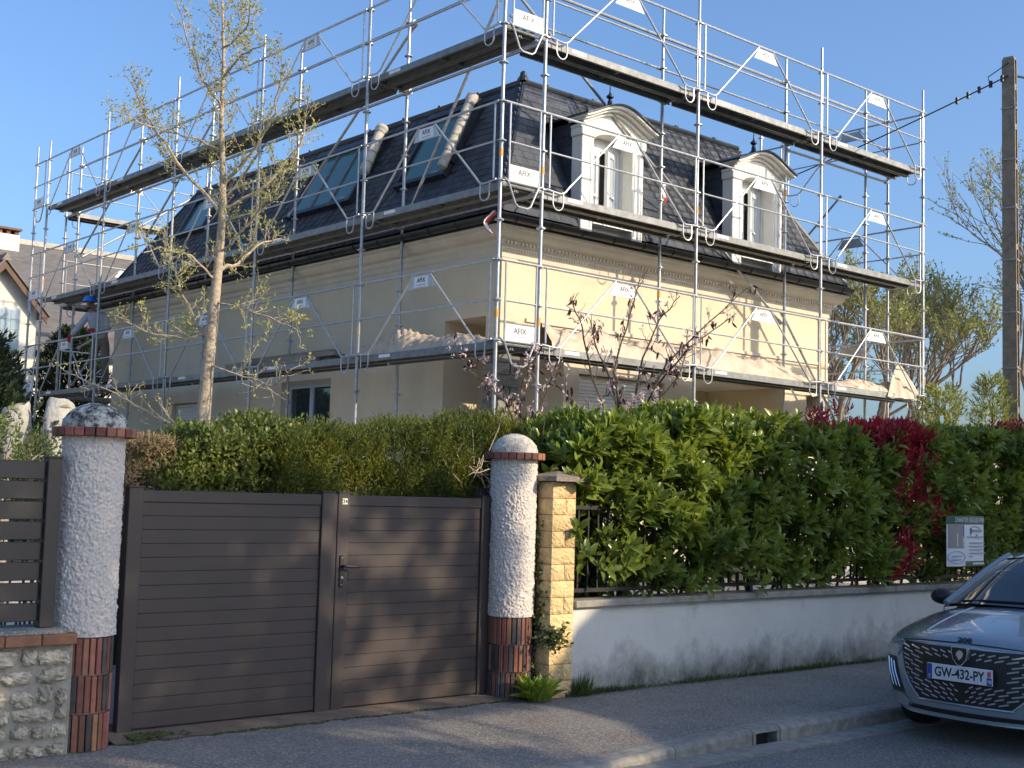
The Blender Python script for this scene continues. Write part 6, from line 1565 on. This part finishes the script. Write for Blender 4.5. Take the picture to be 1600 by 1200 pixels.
E_ = [('pel','wai'),('wai','che'),('che','nec'),('nec','hea'),('hea','top'),('che','sr'),('sr','er'),('er','hr'),('che','sl'),('sl','el'),('el','hl'),('pel','hpr'),('hpr','kr'),('kr','ar'),('ar','fr'),('pel','hpl'),('hpl','kl'),('kl','al'),('al','fl')]
R_b = dict(pel=.13,wai=.12,che=.14,nec=.055,hea=.085,top=.08,sr=.06,er=.042,hr=.032,sl=.06,el=.042,hl=.032,hpr=.085,kr=.055,ar=.04,fr=.04,hpl=.085,kl=.055,al=.04,fl=.04)
Mt['skin'] = mat('skin', (.32,.19,.13), (.28,.16,.11), rough=.6, nscale=5)
body_p = skin('body', [B_[k] for k in K_], [(ix[a], ix[b]) for a, b in E_], [R_b[k] for k in K_], Mt['skin'], wk)
def sub(keys, edges, rad, name, mt):
    ii = {k: i for i, k in enumerate(keys)}; return skin(name, [B_[k] for k in keys], [(ii[a], ii[b]) for a, b in edges], rad, mt, wk)
Mt['hoodie'] = mat('grey_hoodie', (.42,.43,.46), (.34,.35,.38), rough=.95, nscale=9, bump=.5, bscale=22, bdist=.03)
Mt['trousers'] = mat('khaki_trousers', (.20,.16,.12), (.14,.115,.085), rough=.95, nscale=8, bump=.5, bscale=20, bdist=.03)
Mt['glove'] = mat('red_glove', (.50,.03,.035), (.38,.025,.03), rough=.7)
sub(['pel','wai','che','nec','sr','er','hr','sl','el','hl'], [('pel','wai'),('wai','che'),('che','nec'),('che','sr'),('sr','er'),('er','hr'),('che','sl'),('sl','el'),('el','hl')], [.165,.160,.178,.085,.088,.066,.048,.088,.066,.048], 'hoodie', Mt['hoodie'])
sub(['wai','pel','hpr','kr','ar','hpl','kl','al'], [('wai','pel'),('pel','hpr'),('hpr','kr'),('kr','ar'),('pel','hpl'),('hpl','kl'),('kl','al')], [.135,.155,.105,.082,.07,.105,.082,.07], 'trousers', Mt['trousers'])
for a, f in (('ar','fr'),('al','fl')): skin('boot', [B_[a],B_[f]-Vector((0,0,-.02)),B_[f]+et*.07], [(0,1),(1,2)], [.06,.05,.042], Mt['plastic'], wk)
for h, e in (('hr','er'),('hl','el')):
    d = (B_[h]-B_[e]).normalized(); sd = d.orthogonal().normalized(); up_ = d.cross(sd)
    pts = [B_[h], B_[h]+d*.045, B_[h]+d*.09]; ed_ = [(0,1),(1,2)]; rad = [.034,.042,.036]
    for q in range(4):
        o_ = (q-1.5)*.022; b0 = len(pts); ln = (.055,.068,.064,.05)[q]
        pts += [B_[h]+d*.095+sd*o_, B_[h]+d*(.095+ln*.55)+sd*o_-up_*.012, B_[h]+d*(.095+ln*.85)+sd*o_-up_*.045]; ed_ += [(2,b0),(b0,b0+1),(b0+1,b0+2)]; rad += [.012,.011,.009]
    b0 = len(pts); pts += [B_[h]+d*.05+sd*.048, B_[h]+d*.085+sd*.062-up_*.02]; ed_ += [(1,b0),(b0,b0+1)]; rad += [.013,.011]
    skin('glove', pts, ed_, rad, Mt['glove'], wk, 0, 1)
hd = J(-.10,.16,1.645)
hm = MB(); V = []
for i in range(9):
    t = math.pi/2*i/8
    for k in range(20):
        a = 6.2832*k/20; V.append(hd+Vector((.142*math.cos(t)*math.cos(a)*1.0, .142*math.cos(t)*math.sin(a), .05+.135*math.sin(t))))
hm.add(V, [(i*20+k,i*20+(k+1)%20,(i+1)*20+(k+1)%20,(i+1)*20+k) for i in range(8) for k in range(20)])
Mt['helmet'] = flat('helmet_blue', (.02,.16,.62), .3)
he = hm.build('helmet', Mt['helmet'], wk, smooth=True)
br = [hd+et*(.12*math.cos(a)+.09)+ea*.13*math.sin(a)+Vector((0,0,.045)) for a in [-1.4+2.8*i/10 for i in range(11)]]
MB().add([hd+et*.02+Vector((0,0,.055))]+br, [(0,i,i+1) for i in range(1,11)]).build('helmet_peak', Mt['helmet'], he)
fc = hd+et*.085
MB().tube(fc+Vector((0,0,-.02)), fc+et*.028+Vector((0,0,-.045)), .014, 8, .017).build('nose', Mt['skin'], body_p)
for s in (-1,1):
    MB().tube(fc+ea*.034*s+et*.004+Vector((0,0,.002)), fc+ea*.034*s+et*.016+Vector((0,0,.0)), .014, 8).build('eye', Mt['ink'], body_p)
    MB().tube(hd+ea*.088*s+Vector((0,0,-.05)), hd+ea*.10*s+Vector((0,0,-.02)), .018, 8).build('ear', Mt['skin'], body_p)
MB().path([fc+ea*x_+et*(.012-abs(x_)*.25)+Vector((0,0,-.085)) for x_ in (-.05,-.025,0,.025,.05)], [.016,.024,.026,.024,.016], 8).build('beard', Mt['ink'], body_p, smooth=True)
MB().path([fc+ea*x_+et*(.034-abs(x_)*.3)+Vector((0,0,-.068)) for x_ in (-.022,0,.022)], .006, 6).build('mouth', flat('lip',(.25,.10,.08),.6), body_p)
skin('hood', [J(.10,-.02,1.44),J(-.02,-.06,1.50),J(-.14,.0,1.47)], [(0,1),(1,2)], [.05,.065,.05], Mt['hoodie'], wk)
# ------------------------------------------------------------ neighbouring house on the left
nb = thing('neighbour_house', 'neighbouring white gabled house with grey slate roof and chimney', 'house', (1.5,24,.4))
Mt['nbwall'] = mat('white_render', (.72,.67,.57), (.64,.60,.51), rough=.9, nscale=2)
Mt['nbroof'] = mat('grey_slate_roof', (.15,.14,.135), (.095,.09,.09), rough=.7, nscale=3, stretch=(1,1,6))
RZ = 8.54; EYF = 21.0; EZF = 5.1
MB().box((-6,21.3,.4),(11,28.6,5.0)).build('wall', Mt['nbwall'], nb)
MB().add([(-6.3,EYF,EZF),(11.3,EYF,EZF),(11.3,25,RZ),(-6.3,25,RZ),(-6.3,29,EZF),(11.3,29,EZF),(-6.3,EYF,EZF-.1),(11.3,EYF,EZF-.1),(11.3,29,EZF-.1),(-6.3,29,EZF-.1)],[(0,1,2,3),(3,2,5,4),(0,6,7,1),(4,5,8,9),(1,7,8,5,2),(0,3,4,9,6)]).build('roof', Mt['nbroof'], nb)
MB().box((-6.3,24.9,RZ-.06),(11.3,25.1,RZ+.09)).build('ridge_tiles', mat('pale_ridge',(.42,.39,.33),(.3,.28,.24)), nb)
for (z0, k) in ((EZF,1),): pass
GXc, GH = 1.0, 7.12
MB().add([(GXc-1.9,20.5,.4),(GXc+.95,20.5,.4),(GXc+.95,20.5,6.0),(GXc,20.5,GH),(GXc-1.9,20.5,5.0),(GXc-1.9,23.5,.4),(GXc+.95,23.5,.4),(GXc+.95,23.5,6.0),(GXc,23.5,GH),(GXc-1.9,23.5,5.0)],[(0,1,2,3,4),(9,8,7,6,5),(1,6,7,2),(0,4,9,5)]).build('gable_wall', Mt['nbwall'], nb)
Mt['barge'] = mat('brown_bargeboard', (.13,.07,.045), (.09,.05,.035), rough=.7)
for s, ex, ez in ((1,GXc+1.12,5.83),(-1,GXc-2.1,4.85)):
    V = [(GXc,20.2,GH+.02),(ex,20.2,ez),(ex,20.2,ez-.17),(GXc,20.2,GH-.18)]; V += [(x_,20.26,z_) for x_, y_, z_ in V]
    MB().add(V,[(0,1,2,3),(7,6,5,4),(0,4,5,1),(1,5,6,2),(2,6,7,3),(3,7,4,0)]).build('bargeboard', Mt['barge'], nb)
    V = [(GXc,20.15,GH+.03),(ex+s*.05,20.15,ez+.0),(ex+s*.05,24.0,ez),(GXc,24.0,GH+.03)]; V += [(x_,y_,z_+.07) for x_, y_, z_ in V]
    MB().add(V,[(0,1,2,3),(7,6,5,4),(0,4,5,1),(1,5,6,2),(2,6,7,3),(3,7,4,0)]).build('gable_roof', Mt['nbroof'], nb)
MB().add([(GXc-.12,20.14,GH+.02),(GXc+.12,20.14,GH+.02),(GXc,20.14,GH+.22),(GXc-.12,24,GH+.02),(GXc+.12,24,GH+.02),(GXc,24,GH+.22)],[(0,1,2),(5,4,3),(0,3,4,1),(1,4,5,2),(2,5,3,0)]).build('ridge_tiles', Mt['capstone'], nb)
ww = MB().box((GXc-.75,20.42,4.85),(GXc+.52,20.49,6.0)).build('window', Mt['bluepvc'], nb)
for i in range(5):
    for j in range(4):
        x0 = GXc-.71+.245*i; z0 = 4.89+.272*j; MB().box((x0,20.405,z0),(x0+.215,20.419,z0+.24)).build('pane', flat('sky_pane',(.32,.42,.48),.08,0,.9), ww)
ch = MB().box((2.25,24.6,7.6),(2.85,25.2,8.66)).build('chimney', Mt['nbwall'], nb)
MB().box((2.2,24.55,8.79),(2.9,25.25,8.85)).build('chimney_cap', Mt['barge'], ch)
for x_ in (2.27,2.5,2.73): MB().box((x_,24.65,8.661),(x_+.1,25.15,8.789)).build('chimney_stay', Mt['brick'], ch)
# brick garden wall far behind on the right
bw = thing('far_brick_wall', 'far reddish tiled garden wall between the spring trees', 'wall', (27,9,0))
MB().box((18,10.6,-.1),(40,10.9,3.9)).build('wall_face', mat('far_render',(.42,.36,.28),(.34,.29,.22)), bw)
V = [(18,10.45,3.9),(40,10.45,3.9),(40,10.75,4.15),(18,10.75,4.15),(18,11.05,3.9),(40,11.05,3.9)]
MB().add(V,[(0,1,2,3),(3,2,5,4),(0,3,4),(1,5,2),(0,4,5,1)]).build('tile_cap', mat('red_tiles',(.30,.11,.07),(.20,.08,.055),nscale=9), bw)
# ------------------------------------------------------------ house across the street (its gable shades the wall and the car)
oh = thing('opposite_house', 'gabled rendered house across the street, out of the picture', 'house', (10,-18,0))
OX0, OX1, OYF, OYB = 2.27, 15.5, -14.2, -23.0; OE, OR_ = 5.6, 9.9; OXM = 8.9
Vg = [(OX0+.01,0),(OX1-.01,0),(OX1-.01,OE-.1),(OXM,OR_-.1),(OX0+.01,OE-.1)]
Fw = []; V = [(x_,OYF,z_) for x_, z_ in Vg]+[(x_,OYB,z_) for x_, z_ in Vg]
MB().add(V,[(0,1,2,3,4),(9,8,7,6,5),(0,5,6,1),(1,6,7,2),(4,3,8,9),(0,4,9,5),(2,7,8,3)]).build('wall', Mt['nbwall'], oh)
for s, ex in ((-1,OX0),(1,OX1)):
    V = [(ex,OYF+.05,OE-.08),(OXM,OYF+.05,OR_-.08),(OXM,OYB-.3,OR_-.08),(ex,OYB-.3,OE-.08)]; V += [(x_,y_,z_+.12) for x_, y_, z_ in V]
    MB().add(V,[(0,1,2,3),(7,6,5,4),(0,4,5,1),(1,5,6,2),(2,6,7,3),(3,7,4,0)]).build('roof', Mt['nbroof'], oh)
for (x_, z_, w_, h_) in ((4.2,1.0,1.2,1.6),(7.6,1.0,1.2,1.6),(11.8,1.0,1.2,1.6),(14.5,1.0,1.2,1.6),(8.0,4.6,1.1,1.5),(11.0,4.6,1.1,1.5)):
    q = MB().box((x_,OYF+.001,z_),(x_+w_,OYF+.06,z_+h_)).build('window', Mt['pvc'], oh)
    for k in (0,1): MB().box((x_+.08+k*(w_/2-.02),OYF+.061,z_+.08),(x_+w_/2-.06+k*(w_/2-.02),OYF+.07,z_+h_-.08)).build('pane', Mt['glass'], q)
q = MB().box((9.6,OYF+.001,.0),(10.6,OYF+.05,2.15)).build('door', Mt['barge'], oh); MB().tube((10.5,OYF+.05,1.0),(10.5,OYF+.1,1.0),.02,8).build('handle', Mt['galv'], q)

MB().add([(-.6,OYF,0),(OX0,OYF,0),(OX0,OYF,4.95),(-.6,OYF,3.35),(-.6,OYF-1.6,0),(OX0,OYF-1.6,0),(OX0,OYF-1.6,4.95),(-.6,OYF-1.6,3.35)],[(0,1,2,3),(7,6,5,4),(0,3,7,4),(3,2,6,7)]).build('annex_wall', Mt['nbwall'], oh)
V = [(-.7,OYF+.05,3.36),(OX0-.01,OYF+.05,5.0),(OX0-.01,OYF-1.7,5.0),(-.7,OYF-1.7,3.36)]; V += [(x_,y_,z_+.1) for x_, y_, z_ in V]
MB().add(V,[(0,1,2,3),(7,6,5,4),(0,4,5,1),(1,5,6,2),(2,6,7,3),(3,7,4,0)]).build('annex_roof', Mt['nbroof'], oh)
MB().box((-.1,OYF+.001,0),(1.8,OYF+.04,2.2)).build('garage_door', Mt['white'], oh)
